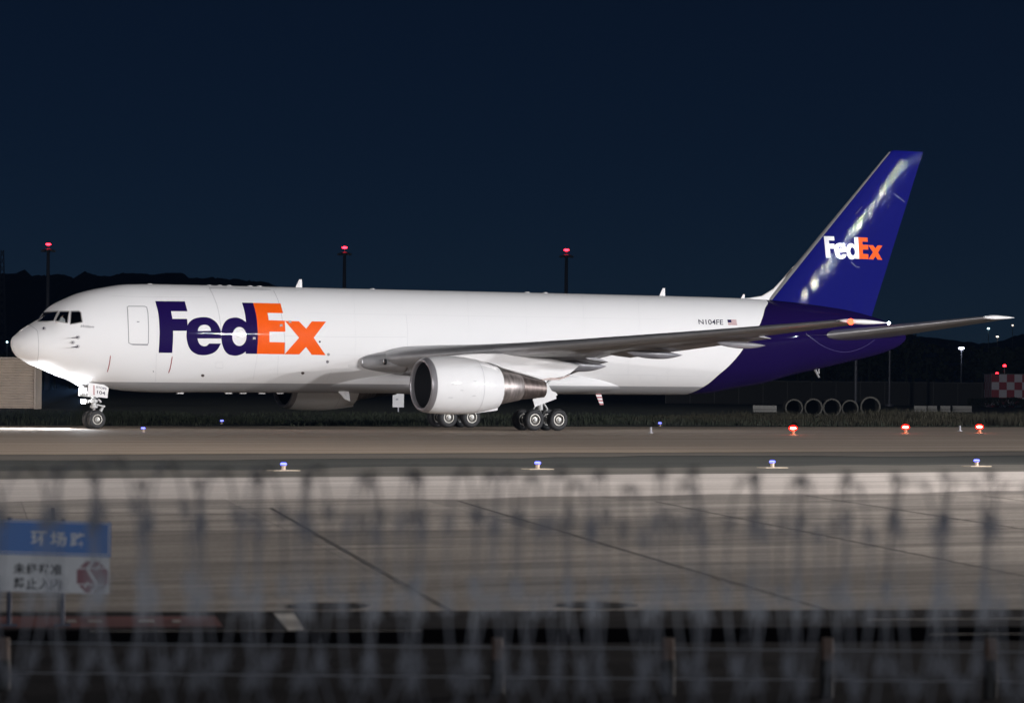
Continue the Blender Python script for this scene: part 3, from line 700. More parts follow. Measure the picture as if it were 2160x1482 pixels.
def main_gear(sgn):
    X = 27.385; Y = sgn*4.65; Rr = .565
    root = MB().bar((X, Y, 1.05), (X-.1, Y, 3.7), .17, .19, 16).bar((X, Y, .62), (X, Y, 1.1), .11, .11, 14, 1).make('main_landing_gear', [M['gear'], M['chrome']], JET, True, JL, 40)
    b = MB().bar((X-.85, Y, .56), (X+.85, Y, .56), .12, .12, 12)
    for dx in (-.71, .71): b.bar((X+dx, Y-.8, .56), (X+dx, Y+.8, .56), .07, .07, 10)
    b.bar((X, Y, .58), (X, Y, .8), .15, .13, 12); b.make('bogie_beam', M['gear'], root, True, angle=40)
    MB().bar((X+.15, Y, 1.5), (X+.45, Y, 1.1), .05).bar((X+.45, Y, 1.1), (X+.15, Y, .7), .05).bar((X, Y, 1.9), (X+.1, Y-sgn*2.2, 3.0), .08).bar((X, Y, 2.0), (X+1.4, Y, 3.4), .07).bar((X-.2, Y, 1.3), (X-.75, Y, .7), .04).make('brace', M['gear'], root, True, angle=40)
    for dx in (-.71, .71):
        for dy in (-.57, .57): wheel(root, (X+dx, Y+dy, Rr-.012), Rr, .43)
    dp = [(1154,806),(1163.7,823.8),(1172.5,827.3),(1176.4,832.6),(1172.5,835.5),(1174,840.5),(1128.5,857.7),(1123.6,841.4),(1138,838.5),(1145,833),(1148,820)]
    P = [at_y(x, y, -5.25) for x, y in dp]
    MB().prism([Vector((p.x, sgn*5.25, p.z)) for p in P], (0, .05, 0)).make('gear_door', M['white'], root)
    MB().bar((X, Y, 1.6), (X+.2, sgn*5.2, 1.7), .04).bar((X-.05, Y, 2.2), (X+.3, sgn*5.2, 2.0), .04).make('door_link', M['gear'], root)
    return root
MGP = main_gear(-1); MGS = main_gear(1); MGP['label'] = 'near main landing gear of four wheels with white strut door'; MGS['label'] = 'far main landing gear seen under the belly'
NX = 4.625
NG = MB().bar((NX, 0, 1.0), (NX-.12, 0, 2.6), .13, .15, 16).bar((NX, 0, .46), (NX, 0, 1.05), .085, .085, 14, 1).bar((NX, -.5, .45), (NX, .5, .45), .06, .06, 10).lathe([(.19, 1.28), (.21, 1.3), (.21, 1.42), (.19, 1.44)], (NX-.02, 0, 0), n=16).lathe([(.17, 1.02), (.2, 1.04), (.2, 1.12), (.17, 1.14)], (NX, 0, 0), n=16).make('nose_landing_gear', [M['gear'], M['chrome']], JET, True, JL, 40)
NG['label'] = 'nose gear with twin wheels and bright taxi lights'
for dy in (-.33, .33): wheel(NG, (NX, dy, .452), .465, .34)
MB().bar((NX+.12, -.06, 1.18), (NX+.50, -.06, 1.10), .045).bar((NX+.12, .06, 1.18), (NX+.50, .06, 1.10), .045).bar((NX+.5, 0, 1.1), (NX+.2, -.07, .62), .06, .09).bar((NX+.5, 0, 1.1), (NX+.2, .07, .62), .06, .09).bar((NX+.5, -.09, 1.1), (NX+.5, .09, 1.1), .06).make('torque_link', M['gear'], NG, True, angle=40)
MB().bar((NX-.1, -.12, 1.36), (NX-.55, -.12, 1.30), .07, .09).bar((NX-.1, .12, 1.36), (NX-.55, .12, 1.30), .07, .09).bar((NX-.2, -.3, 1.36), (NX-.2, .3, 1.36), .08).bar((NX+.1, -.1, 1.6), (NX+.42, -.1, 1.75), .06).bar((NX, -.2, 1.62), (NX, .2, 1.62), .09).bar((NX+.2,-.08,1.45),(NX+.34,-.08,1.30),.05).bar((NX-.1, 0, 1.8), (NX-1.5, 0, 2.5), .07).make('steering_unit', M['gear'], NG, True, angle=40)
DPX = [(187,805),(184.5,834.8),(226.7,839.2),(229.3,817.5),(219,811),(205,806)]
for s in (-1, 1):
    P = [at_y(x, y, -.62) for x, y in DPX]
    nd = MB().prism([Vector((p.x, s*.62, p.z)) for p in P], (0, -.035*s, 0)).make('nose_gear_door', M['white'], NG)
    if s < 0:
        DQ = nd
        def door_pt(px, py): p = at_y(px, py, -.625); return p
        g = quad_px((203.5,813.6),(224.8,818),(203.5,817.8),(224.3,822)); text_map('door_lettering', 'ETOPS', lambda u, v: door_pt(*g(u, v)), M['ink'], NG, bold=.02)
        g2 = quad_px((205,822.6),(222.2,826),(204.6,829.8),(222,833.2)); text_map('door_number', '104', lambda u, v: door_pt(*g2(u, v)), M['ink'], NG, bold=.015)
        MB().add([door_pt(*q) for q in ((197.3,811.8),(199.2,812.2),(199.2,832.8),(197.3,832.5))], [(0, 1, 2, 3)]).make('warning_line', M['red'], NG)
M['taxi'] = glow('taxi_lamp_lens', (.92, .95, 1), 260)
for dy, zz_ in ((-.26, 1.86), (.26, 1.86), (-.2, 1.34), (.2, 1.34)):
    MB().lathe([(.05, .14), (.1, .1), (.12, 0), (.12, -.02)], (0, 0, 0), 'x', 18).lathe([(.118, -.021), (.06, -.035), (.002, -.04)], (0, 0, 0), 'x', 18, mi=1).make('taxi_light', [M['gear'], M['taxi']], NG, True, (NX-.55, dy, zz_))
def spot(name, loc, aim, power, angle, blend, col, rad, parent=None):
    l = bpy.data.lights.new(name, 'SPOT'); l.energy = power; l.spot_size = R(angle); l.spot_blend = blend; l.color = col; l.shadow_soft_size = rad
    o = bpy.data.objects.new(name, l); C.objects.link(o); o.location = loc
    d = Vector(aim)-Vector(loc); o.rotation_euler = d.to_track_quat('-Z', 'Y').to_euler()
    return o
spot('taxi_light_beam', (NX-.65, -.26, 1.86), (-60, -2, -1), 120000, 36, .6, (.92, .95, 1), .08)
spot('taxi_light_beam', (NX-.65, -.2, 1.34), (-8, -1, 0), 9000, 120, 1, (.92, .95, 1), .08)
spot('taxi_light_spill', (NX-.62, -.2, 1.30), (NX-4, -.8, 2.6), 360, 179, .3, (.92, .95, 1), .5)

# ================================================================== PILOT
def person_bust(o, face):
    """head, neck, shoulders and arms of a seated person as one skin; face: direction looked at"""
    mb = MB(); n = 20
    prof = [(-.52, .17, .12, .0), (-.40, .19, .125, .0), (-.28, .215, .125, .0), (-.20, .205, .11, .0), (-.165, .12, .08, .0), (-.14, .062, .06, .01), (-.10, .056, .058, .015), (-.085, .062, .08, .03), (-.05, .072, .098, .03), (0, .078, .105, .025), (.05, .076, .102, .02), (.09, .06, .085, .01), (.115, .03, .045, .005), (.122, .002, .004, 0)]
    f = Vector(face).normalized(); s = f.cross(Vector((0, 0, 1))).normalized(); rings_ = []
    for z, hw, hd, fo in prof:
        rings_.append([Vector(o)+Vector((0, 0, z))+s*(hw*math.cos(a))+f*(fo+hd*math.sin(a)+(.022 if abs(z+.01) < .03 and abs(a-math.pi/2) < .2 else 0)) for a in [2*math.pi*k/n for k in range(n)]])
    mb.loft(rings_[:7], True, False, 0); mb.loft(rings_[6:], False, True, 1)
    for q in (-1, 1):
        sh = Vector(o)+s*q*.2+Vector((0, 0, -.22)); el = sh+f*.12+s*q*.05+Vector((0, 0, -.24)); ha = el+f*.27-s*q*.05+Vector((0, 0, .08))
        mb.bar(sh, el, .055, .045, 10, 0).bar(el, ha, .043, .032, 10, 0)
        for k in range(4): mb.bar(ha+s*(k-1.5)*.02, ha+s*(k-1.5)*.022+f*.08+Vector((0, 0, .01)), .011, .008, 6, 1)
        mb.bar(ha-s*q*.03, ha-s*q*.055+f*.05+Vector((0, 0, .02)), .012, .009, 6, 1)
        e = Vector(o)+s*q*.03+f*.118+Vector((0, 0, .012)); mb.box(e, (.018, .018, .01), 2)
        mb.box(Vector(o)+s*q*.08+Vector((0, 0, 0)), (.02, .03, .05), 1)
    mb.box(Vector(o)+f*.12+Vector((0, 0, -.055)), (.03, .03, .008), 2)
    ob = mb.make('person', [M['shirt'], M['skin'], M['hair']], None, True)
    hr = MB().loft([[Vector(o)+Vector((0, 0, z))+s*(hw*1.08*math.cos(a))+f*(fo-.012+hd*1.06*math.sin(a)) for a in [2*math.pi*k/n for k in range(n)]] for z, hw, hd, fo in [(.045, .076, .1, .01)]+prof[-3:]])
    hr.make('hair', M['hair'], ob, True)
    return tag(ob, 'person in a white shirt seated behind the middle cockpit side window', 'person')
ph = at_y(131, 664, -1.05)
person_bust((ph.x, -1.05, ph.z), (-1, -.15, 0))

# ================================================================== GROUND
def sheet(name, pts, z, m, kind='structure'):
    o = MB().add([(p[0], p[1], z) for p in pts], [tuple(range(len(pts)))]).make(name, m)
    return tag(o, None, None, None, kind)
def ground_mat(name, col, col2, sx_, sy_, rough=.8, ang=0, fine=.25, spec=.3, bump=.3, stain=.5, slab=False):
    """pavement or soil: large worn patches drawn out along the direction of travel plus fine grain"""
    m = bpy.data.materials.new(name); m.use_nodes = True; t = m.node_tree; b = t.nodes['Principled BSDF']
    tc = t.nodes.new('ShaderNodeTexCoord'); mp = t.nodes.new('ShaderNodeMapping'); mp.inputs['Rotation'].default_value = (0, 0, ang); mp.inputs['Scale'].default_value = (sx_, sy_, 1)
    t.links.new(tc.outputs['Object'], mp.inputs[0])
    n1 = t.nodes.new('ShaderNodeTexNoise'); n1.inputs['Scale'].default_value = 1; n1.inputs['Detail'].default_value = 7; n1.inputs['Roughness'].default_value = .65
    n2 = t.nodes.new('ShaderNodeTexNoise'); n2.inputs['Scale'].default_value = 5.3; n2.inputs['Detail'].default_value = 5
    n3 = t.nodes.new('ShaderNodeTexNoise'); n3.inputs['Scale'].default_value = 14; n3.inputs['Detail'].default_value = 4; t.links.new(tc.outputs['Object'], n3.inputs['Vector'])
    t.links.new(mp.outputs[0], n1.inputs['Vector']); t.links.new(mp.outputs[0], n2.inputs['Vector'])
    r = t.nodes.new('ShaderNodeMapRange'); r.inputs[1].default_value = .5-stain*.35; r.inputs[2].default_value = .5+stain*.35; t.links.new(n1.outputs[0], r.inputs[0])
    mx = t.nodes.new('ShaderNodeMix'); mx.data_type = 'RGBA'; mx.inputs[6].default_value = (*col, 1); mx.inputs[7].default_value = (*col2, 1); t.links.new(r.outputs[0], mx.inputs[0])
    last = mx.outputs[2]
    for nn, f in ((n2, fine), (n3, fine*.7)):
        q = t.nodes.new('ShaderNodeMapRange'); q.inputs[1].default_value = .3; q.inputs[2].default_value = .7; q.inputs[3].default_value = 1-f; q.inputs[4].default_value = 1+f; t.links.new(nn.outputs[0], q.inputs[0])
        k = t.nodes.new('ShaderNodeMix'); k.data_type = 'RGBA'; k.blend_type = 'MULTIPLY'; k.inputs[0].default_value = 1; t.links.new(last, k.inputs[6]); t.links.new(q.outputs[0], k.inputs[7]); last = k.outputs[2]
    if slab:                                     # each cast slab has its own tone
        ms = t.nodes.new('ShaderNodeMapping'); ms.inputs['Rotation'].default_value = (0, 0, ang); ms.inputs['Location'].default_value = (-(E1.dot(ED)+j0u), -(E1.dot(EN)-.1), 0); t.links.new(tc.outputs['Object'], ms.inputs[0])
        br = t.nodes.new('ShaderNodeTexBrick'); br.offset = 0; br.squash = 1; br.inputs['Color1'].default_value = (.72, .72, .72, 1); br.inputs['Color2'].default_value = (1.18, 1.17, 1.15, 1); br.inputs['Mortar'].default_value = (.6, .6, .6, 1)
        br.inputs['Scale'].default_value = 1; br.inputs['Mortar Size'].default_value = .012; br.inputs['Brick Width'].default_value = 4.2; br.inputs['Row Height'].default_value = 4.7; t.links.new(ms.outputs[0], br.inputs['Vector'])
        k = t.nodes.new('ShaderNodeMix'); k.data_type = 'RGBA'; k.blend_type = 'MULTIPLY'; k.inputs[0].default_value = 1; t.links.new(last, k.inputs[6]); t.links.new(br.outputs['Color'], k.inputs[7]); last = k.outputs[2]
    t.links.new(last, b.inputs['Base Color']); b.inputs['Roughness'].default_value = rough; b.inputs['Specular IOR Level'].default_value = spec
    bp = t.nodes.new('ShaderNodeBump'); bp.inputs['Strength'].default_value = bump; bp.inputs['Distance'].default_value = .02; t.links.new(n3.outputs[0], bp.inputs['Height']); t.links.new(bp.outputs[0], b.inputs['Normal'])
    return m
E1 = Vector((-44.078, -116.901)); ED = Vector((.939, -.344)); EN = Vector((.344, .939))
j0 = ground(950, 1290); j0u = 4.85
AX = math.atan2(-.344, .939)                     # direction of the apron's near edge
G = {}
G['grass'] = ground_mat('dark_turf', (.018, .024, .012), (.040, .044, .022), .05, .3, .95, stain=.6, fine=.4)
G['soil'] = ground_mat('dusty_verge', (.024, .028, .026), (.062, .064, .056), .010, .32, .9, stain=.8)
G['taxi'] = ground_mat('worn_taxiway_concrete', (.30, .235, .175), (.52, .42, .33), .012, .45, .75, stain=.7)
G['gravel'] = ground_mat('dusty_gravel', (.055, .056, .050), (.19, .175, .15), .010, .4, .9, stain=.8)
G['shoulder'] = ground_mat('dark_shoulder', (.07, .064, .055), (.20, .175, .145), .010, .4, .85, stain=.8)
G['edge'] = ground_mat('pale_concrete', (.40, .37, .345), (.58, .54, .51), .02, .5, .75, stain=.6)
G['apron'] = ground_mat('apron_concrete', (.17, .155, .142), (.42, .395, .37), .05, .5, .7, ang=-AX, stain=.7, fine=.35, slab=True)
G['road'] = ground_mat('dark_asphalt', (.017, .017, .019), (.034, .034, .037), .10, 1.2, .95, ang=-AX, spec=.02)
sheet('ground', [(-9000, -9000), (9000, -9000), (9000, 9000), (-9000, 9000)], -.012, G['grass'])
sheet('taxiway', [(-260, -52.6), (420, -52.6), (420, 7.6), (-260, 7.6)], .0, G['taxi'])
def ragged(x0, x1, y, amp, f): return [(x0+(x1-x0)*k/160, y+amp*mnoise.noise(Vector((k*f, y, 3)))+amp*.5*mnoise.noise(Vector((k*f*3.1, y, 7)))) for k in range(161)]
def band(name, a_, b_, z, m): return tag(MB().add([(p[0], p[1], z) for p in a_]+[(p[0], p[1], z) for p in b_], [(i, i+1, 162+i, 161+i) for i in range(160)]).make(name, m), None, None, None, 'structure')
sheet('verge', [(-260, -75.5), (420, -75.5), (420, -52.6), (-260, -52.6)], -.006, G['soil'])
band('gravel_strip', ragged(-140, 200, -74.6, .3, .7), ragged(-140, 200, -67.5, 3.4, .55), -.002, G['gravel'])
band('taxiway_shoulder', ragged(-140, 200, -56.4, 2.6, .5), ragged(-140, 200, -50.5, .6, .6), .004, G['shoulder'])
def ep(u, v): p = E1+ED*u+EN*v; return (p.x, p.y)   # along and across the apron's near edge
sheet('apron', [(-140, -83), (-140, E1.y-(-140-E1.x)*.3663), (190, E1.y-(190-E1.x)*.3663), (190, -83)], .0, G['apron'])
MBm = MB(); a_ = ragged(-160, 230, -88.5, 2.6, .9); b_ = ragged(-160, 230, -74.4, .35, .8)
MBm.add([(p[0], p[1], .004) for p in a_]+[(p[0], p[1], .004) for p in b_], [(i, i+1, 162+i, 161+i) for i in range(160)])
tag(MBm.make('apron_margin', G['edge']), kind='structure')
sheet('road', [ep(-110, 0), ep(260, 0), ep(260, -40), ep(-110, -40)], -.006, G['road'])
M['joint'] = mat('joint_sealant', (.05, .045, .04), .9, var=.3, vscale=1.5)
jm = MB()
for k in range(-9, 26):
    u = j0u+k*4.2
    for v0, v1 in [(0, 27.5)]:
        v_ = 0.0
        while v_ < 60:
            l_ = .02; a = ep(u-.035+l_*v_, v_); b = ep(u+.035+l_*v_, v_); c = ep(u+.035+l_*(v_+4), v_+4); d = ep(u-.035+l_*(v_+4), v_+4)
            if c[1] < -89.2: jm.add([(*a, .004), (*b, .004), (*c, .004), (*d, .004)], [(0, 1, 2, 3)])
            v_ += 4
tag(jm.make('apron_joints', M['joint']), kind='structure')
jm = MB()
for v_ in (4.6, 9.3, 14, 18.7, 23.4, 28): jm.add([(*ep(-60, v_), .006), (*ep(120, v_), .006), (*ep(120, v_+.03), .006), (*ep(-60, v_+.03), .006)], [(0, 1, 2, 3)])
tag(jm.make('apron_cross_joints', M['joint']), kind='structure')
M['faded_white'] = mat('faded_white_marking', (.42, .41, .39), .7, var=.5, vscale=1.2)
M['faded_yellow'] = mat('faded_yellow_marking', (.42, .30, .12), .7, var=.4, vscale=1.2)
def marking(name, a, b, wd, m, z=.008):
    a = Vector((a.x, a.y)); b = Vector((b.x, b.y)); d = (b-a).normalized(); n = Vector((-d.y, d.x))*wd/2
    return sheet(name, [a-n, b-n, b+n, a+n], z, m)
marking('apron_line', ground(-200, 1269), ground(2300, 1230), .07, M['faded_white'])
marking('apron_line', ground(-100, 1080), ground(2300, 1098), .12, M['joint'])
marking('taxiway_line', Vector((-200, -21, 0)), Vector((300, -21, 0)), .25, M['faded_yellow'])
marking('taxiway_edge_line', Vector((-200, -50.5, 0)), Vector((300, -50.5, 0)), .2, M['faded_yellow'])
marking('taxiway_edge_line', Vector((-200, 5.9, 0)), Vector((300, 5.9, 0)), .2, M['faded_yellow'])
marking('road_line', ground(190, 1330), ground(890, 1329), .05, M['faded_white'], .0)
marking('road_line', ground(1830, 1306), ground(2400, 1302), .07, M['faded_white'], .0)
marking('road_line', ground(1960, 1337), ground(2400, 1334), .05, M['faded_white'], .0)
M['kerb_red'] = mat('faded_red_marking', (.085, .016, .018), .7, var=.4, vscale=1.5)
sheet('red_marking', [tuple(ground(*p))[:2] for p in ((-150,1299),(455,1298),(470,1320),(-150,1324))], -.002, M['kerb_red'])
for a, b in ((140,160),(185,215),(290,325),(362,380)): sheet('white_marking', [tuple(ground(*p))[:2] for p in ((a,1307),(b,1306.6),(b+2,1312),(a+2,1312.4))], .002, M['faded_white'])
sheet('white_marking', [tuple(ground(*p))[:2] for p in ((576,1292),(619,1291.6),(642,1327),(608,1328.5))], .0, M['faded_white'])
M['dark_band'] = mat('near_black', (.003, .003, .004), 1.0, spec=0)
sheet('dark_strip', [ep(-80, -2.5), ep(150, -2.5), ep(150, -4.3), ep(-80, -4.3)], -.002, M['dark_band'])  # flat near-black strip running along the road
M['manhole'] = mat('manhole_iron', (.03, .028, .028), .6, metal=.4, var=.3, vscale=8, bump=.3, bscale=40)
for (px, py), lb in (((1260,1277), 'dark round manhole cover in the apron, right of the picture middle'), ((695,1279), 'dark round manhole cover in the apron, nearer the blue sign')):
    g_ = ground(px, py); o = MB().lathe([(.46, 0), (.46, .012), (.43, .016), (.40, .010), (.002, .010)], n=40).make('manhole_cover', M['manhole'], None, True, (g_.x, g_.y, .001), 30); tag(o, lb, 'manhole', 'manhole covers in the apron')

# low vegetation
M['blade'] = mat('dry_tall_grass', (.034, .030, .016), .9, var=.3, vscale=.3); M['blade_green'] = mat('green_grass', (.014, .019, .008), .9, var=.4, vscale=.2)
def grass(name, x0, x1, y0, y1, n, h0, h1, m, lean=.3):
    mb = MB(); rr = random.Random(hash(name) % 1000 if False else len(name)+n)
    for i in range(n):
        x = rr.uniform(x0, x1); y = rr.uniform(y0, y1); c = mnoise.noise(Vector((x*.12, y*.2, 1.7))); c2 = mnoise.noise(Vector((x*.5, y*.5, 4)))
        if c < -.25: continue
        h = lerp(h0, h1, rr.random())*(.6+.7*max(0, c+.3)+.25*c2); a = rr.uniform(0, 6.28); wd = rr.uniform(.008, .022)*(1 if h1 > .5 else 1.6); h *= min(1, max(.12, (x-x0)/14)) if h1 > .5 else 1; dx = rr.uniform(-lean, lean)*h; dy = rr.uniform(-lean, lean)*h
        u, v = math.cos(a)*wd, math.sin(a)*wd
        mb.add([(x-u, y-v, -.01), (x+u, y+v, -.01), (x+dx*.5+u*.7, y+dy*.5+v*.7, h*.6), (x+dx, y+dy, h), (x+dx*.5-u*.7, y+dy*.5-v*.7, h*.6)], [(0, 1, 2, 3, 4)])
    o = mb.make(name, m); return tag(o, None, None, None, 'stuff')
o = grass('tall_grass', 54, 125, 12, 40, 110000, .22, .85, M['blade'])
o = grass('short_grass', -30, 70, 9, 60, 30000, .10, .42, M['blade_green'])

# ================================================================== LIGHTS ALONG THE PAVEMENT
M['blue_lens'] = glow('blue_lamp_lens', (.05, .07, 1), 4); M['blue_core'] = glow('blue_white_lamp', (.19, .21, 1), 4.5)
M['red_lens'] = glow('red_edge_lamp', (1, .006, .004), 7); M['red_core'] = glow('red_white_lamp', (1, .30, .18), 40)
M['can_cream'] = mat('cream_lamp_body', (.42, .33, .25), .5); M['can_orange'] = mat('orange_lamp_body', (.40, .20, .10), .5); M['pad'] = mat('concrete_pad', (.45, .38, .28), .85, var=.25, vscale=3)
def edge_light(name, g_, lens, core, can, label, cat, group, s=1.0, pad=None):
    r = empty(name, (g_.x, g_.y, 0), label, cat, group)
    MB().lathe([(.11*s, .004), (.11*s, .02*s), (.075*s, .05*s), (.075*s, .16*s), (.10*s, .18*s), (.10*s, .20*s)], n=16).make('lamp_body', can, r, True, angle=30)
    MB().lathe([(.105*s, .20*s), (.125*s, .235*s), (.125*s, .25*s), (.10*s, .285*s), (.05*s, .305*s), (.002, .31*s)], n=20, mis=[0, 1, 1, 0, 0]).make('lens', [lens, core], r, True)
    if pad: MB().box((0, 0, .003), (pad, pad*.6, .02), 0, Matrix.Rotation(R(0), 3, 'Z')).make('base_pad', M['pad'], r)
    return r
for (px, py), lb in (((598,992), 'blue taxiway edge light on a pale pad, leftmost of the near row'), ((1134,989), 'blue taxiway edge light in the near row below the main wheels'), ((1629,986), 'blue taxiway edge light in the near row below the purple tail'), ((2060,983), 'blue taxiway edge light at the right end of the near row')):
    edge_light('taxiway_light', ground(px, py), M['blue_lens'], M['blue_core'], M['can_cream'], lb, 'edge light', 'blue taxiway edge lights', .74, .8)
for (px, py), lb in (((302,911.5), 'blue edge light close behind the nose wheel on the taxiway'), ((468,894.5), 'blue edge light in the dark grass under the lettering'), ((1392,899), 'blue edge light in the dark grass under the rear fuselage')):
    edge_light('taxiway_light', ground(px, py), M['blue_lens'], M['blue_core'], M['can_cream'], lb, 'edge light', 'blue taxiway edge lights', .8)
def red_lamp(g_, label):
    r = empty('red_light', (g_.x, g_.y, 0), label, 'red light', 'red lamps beside the taxiway')
    MB().lathe([(.20, .004), (.20, .03), (.09, .05), (.085, .2), (.13, .22)], n=16).make('lamp_body', M['can_orange'], r, True, angle=30)
    MB().lathe([(.11, .22), (.16, .24), (.205, .29), (.215, .32), (.215, .35), (.20, .39), (.15, .44), (.08, .465), (.002, .47)], n=28).make('lens', M['red_lens'], r, True)
    ln = MB(); d_ = (Vector((CAM.x, CAM.y, 0))-Vector((g_.x, g_.y, 0))).normalized(); q_ = Vector((-d_.y, d_.x, 0))
    ln.loft([[d_*(.16+t_*.09)+q_*(.145*k_*math.cos(a))+Vector((0, 0, .335+.06*k_*math.sin(a))) for a in [2*math.pi*j/24 for j in range(24)]] for t_, k_ in ((0, 1), (.5, .9), (.8, .65), (1, .1))]); ln.make('projector_lens', M['red_core'], r, True)
for (px, py), lb in (((1673,917), 'red lamp with glowing dome on the taxiway under the tail, leftmost of three'), ((1910,914), 'red lamp with glowing dome on the taxiway, middle of three'), ((2066,913), 'red lamp with glowing dome on the taxiway, rightmost of three')): red_lamp(ground(px, py), lb)
M['marker'] = mat('marker_grey', (.42, .42, .45), .6)
for (px, py), lb in (((1373,913), 'small unlit grey marker post near the rear fuselage'), ((2025,909), 'small unlit grey marker post between two red lamps')):
    g_ = ground(px, py); r = MB().lathe([(.12, 0), (.12, .04), (.05, .05), (.05, .28), (.07, .3), (.002, .31)], n=12).make('marker_post', M['marker'], None, True, (g_.x, g_.y, 0), 30); tag(r, lb, 'marker', 'unlit marker posts')

# ================================================================== BEYOND THE TAXIWAY
M['tan'] = mat('tan_corrugated_steel', (.52, .42, .33), .6, var=.12, vscale=.8); M['tan_trim'] = mat('tan_trim', (.50, .41, .33), .6); M['roofgrey'] = mat('roof_grey', (.12, .12, .12), .7)
VR = Vector((CR.x, CR.y, 0)).normalized(); VF = Vector((CF.x, CF.y, 0)).normalized(); VANG = math.atan2(VR.y, VR.x)
# corrugated store at the left edge
g_ = ground(75, 862.5); H = 3.98; L_ = 9.0; D_ = 3.2
r = empty('storage_shed', (g_.x, g_.y, 0), 'tan corrugated metal shed standing in the grass beyond the nose wheel', 'shed', rz=VANG)
mb = MB(); prof = []
nr = 19
for i in range(nr*6+1):
    z = .05+(H-.1)*i/(nr*6); ph_ = i/6*2*math.pi; prof.append((.055*math.sin(ph_), z))
mb.add([(-.12, q[0], q[1]) for q in prof]+[(-L_, q[0], q[1]) for q in prof], [(i, i+1, len(prof)+i+1, len(prof)+i) for i in range(len(prof)-1)])
mb.add([(0, .05+0, .0), (0, D_, .0), (0, D_, H), (0, .05, H)], [(0, 1, 2, 3)]).add([(-L_, D_, 0), (0, D_, 0), (0, D_, H), (-L_, D_, H)], [(0, 1, 2, 3)])
mb.make('wall', M['tan'], r, True)
MB().box((-.06, .0, H/2), (.13, .14, H)).make('corner_post', M['tan_trim'], r)
MB().box((-L_/2, -.01, H+.03), (L_, .16, .12)).make('top_rail', M['tan_trim'], r); MB().box((-L_/2, D_/2, H+.02), (L_, D_, .06)).make('roof', M['roofgrey'], r)
# white box sign standing in the grass (seen from behind)
g_ = ground(840, 868); r = empty('airfield_sign_back', (g_.x, g_.y, 0), 'white box on a short post in the dark grass left of the near engine', 'box', rz=VANG)
z1 = CAM.z+(803-829)/FPX*250+.06; MB().box((0, 0, .95), (.90, .3, 1.18)).make('box', M['white'], r); MB().box((-.1, -.16, 1.0), (.2, .02, .14)).make('label_plate', M['marker'], r); MB().bar((0, 0, 0), (0, 0, .4), .06).make('post', M['marker'], r)
# big pipe rings
M['conc'] = mat('pipe_concrete', (.05, .047, .04), .9, var=.3, vscale=1.5, bump=.2, bscale=6); M['pipe_in'] = mat('pipe_inside', (.03, .03, .028), .95)
names = ['concrete pipe at the left end of the row of five, open end showing', 'second concrete pipe from the left in the row of five', 'middle concrete pipe in the row of five', 'fourth concrete pipe from the left in the row of five', 'concrete pipe at the right end of the row of five, a little larger']
for (px, rp), lb in zip(((1675,19),(1716,19.5),(1755,19.5),(1793,18),(1836,21.5)), names):
    g_ = ground(px, 879, 0); Zd = (g_-CAM).dot(CF); rr_ = rp/FPX*Zd
    r = empty('concrete_pipe', (g_.x, g_.y, 0), lb, 'pipe', 'concrete pipes lying in a row', VANG)
    MB().lathe([(rr_*.84, 0), (rr_, 0), (rr_, 2.6), (rr_*.84, 2.6)], (0, 0, rr_), 'y', 40).make('pipe_wall', M['conc'], r, True, angle=40)
    MB().lathe([(rr_*.84, 0), (rr_*.84, 2.6)], (0, 0, rr_), 'y', 40).lathe([(rr_*.84, 2.55), (.002, 2.55)], (0, 0, rr_), 'y', 40).make('pipe_lining', M['pipe_in'], r, True)
# white barrier blocks
M['barrier'] = mat('white_barrier', (.15, .146, .136), .7, var=.15, vscale=1.5)
bl = [(1928,1954,'white barrier block, leftmost of the four right of the pipes'), (1956,1976,'white barrier block, second of the four right of the pipes'), (1983,2004,'white barrier block, third of the four right of the pipes'), (2009,2049,'long white barrier block at the right end of the row'), (1588,1638,'pale low barrier left of the concrete pipes')]
for a, b, lb in bl:
    g_ = ground((a+b)/2, 868.5); Zd = (g_-CAM).dot(CF); wd = (b-a)/FPX*Zd
    prof = [(-.3, 0), (-.3, .12), (-.14, .3), (-.10, .58), (.10, .58), (.14, .3), (.3, .12), (.3, 0)]
    o = MB().loft([[(x, p[0], p[1]) for p in prof] for x in (-wd/2, wd/2)]).make('barrier', M['barrier'], None, False, (g_.x, g_.y, 0)); o.rotation_euler.z = VANG
    tag(o, lb, 'barrier', 'white barrier blocks in the grass')
# perimeter fence wall with posts
M['fence_dark'] = mat('dull_fence_panel', (.028, .028, .027), .9, var=.3, vscale=.2); M['fence_rail'] = mat('fence_rail', (.06, .06, .058), .7)
c0 = CAM+VF*400+VR*52; r = empty('perimeter_fence', (c0.x, c0.y, 0), 'long dull panel fence running across behind the grass', 'fence', rz=VANG)
MB().box((0, 0, 1.4), (66, .08, 2.8)).make('panel', M['fence_dark'], r); MB().box((0, -.03, 2.86), (66, .12, .09)).make('rail', M['fence_rail'], r)
for k in range(-11, 12): MB().box((k*3, -.08, 1.42), (.1, .1, 2.84)).make('post', M['fence_rail'], r)
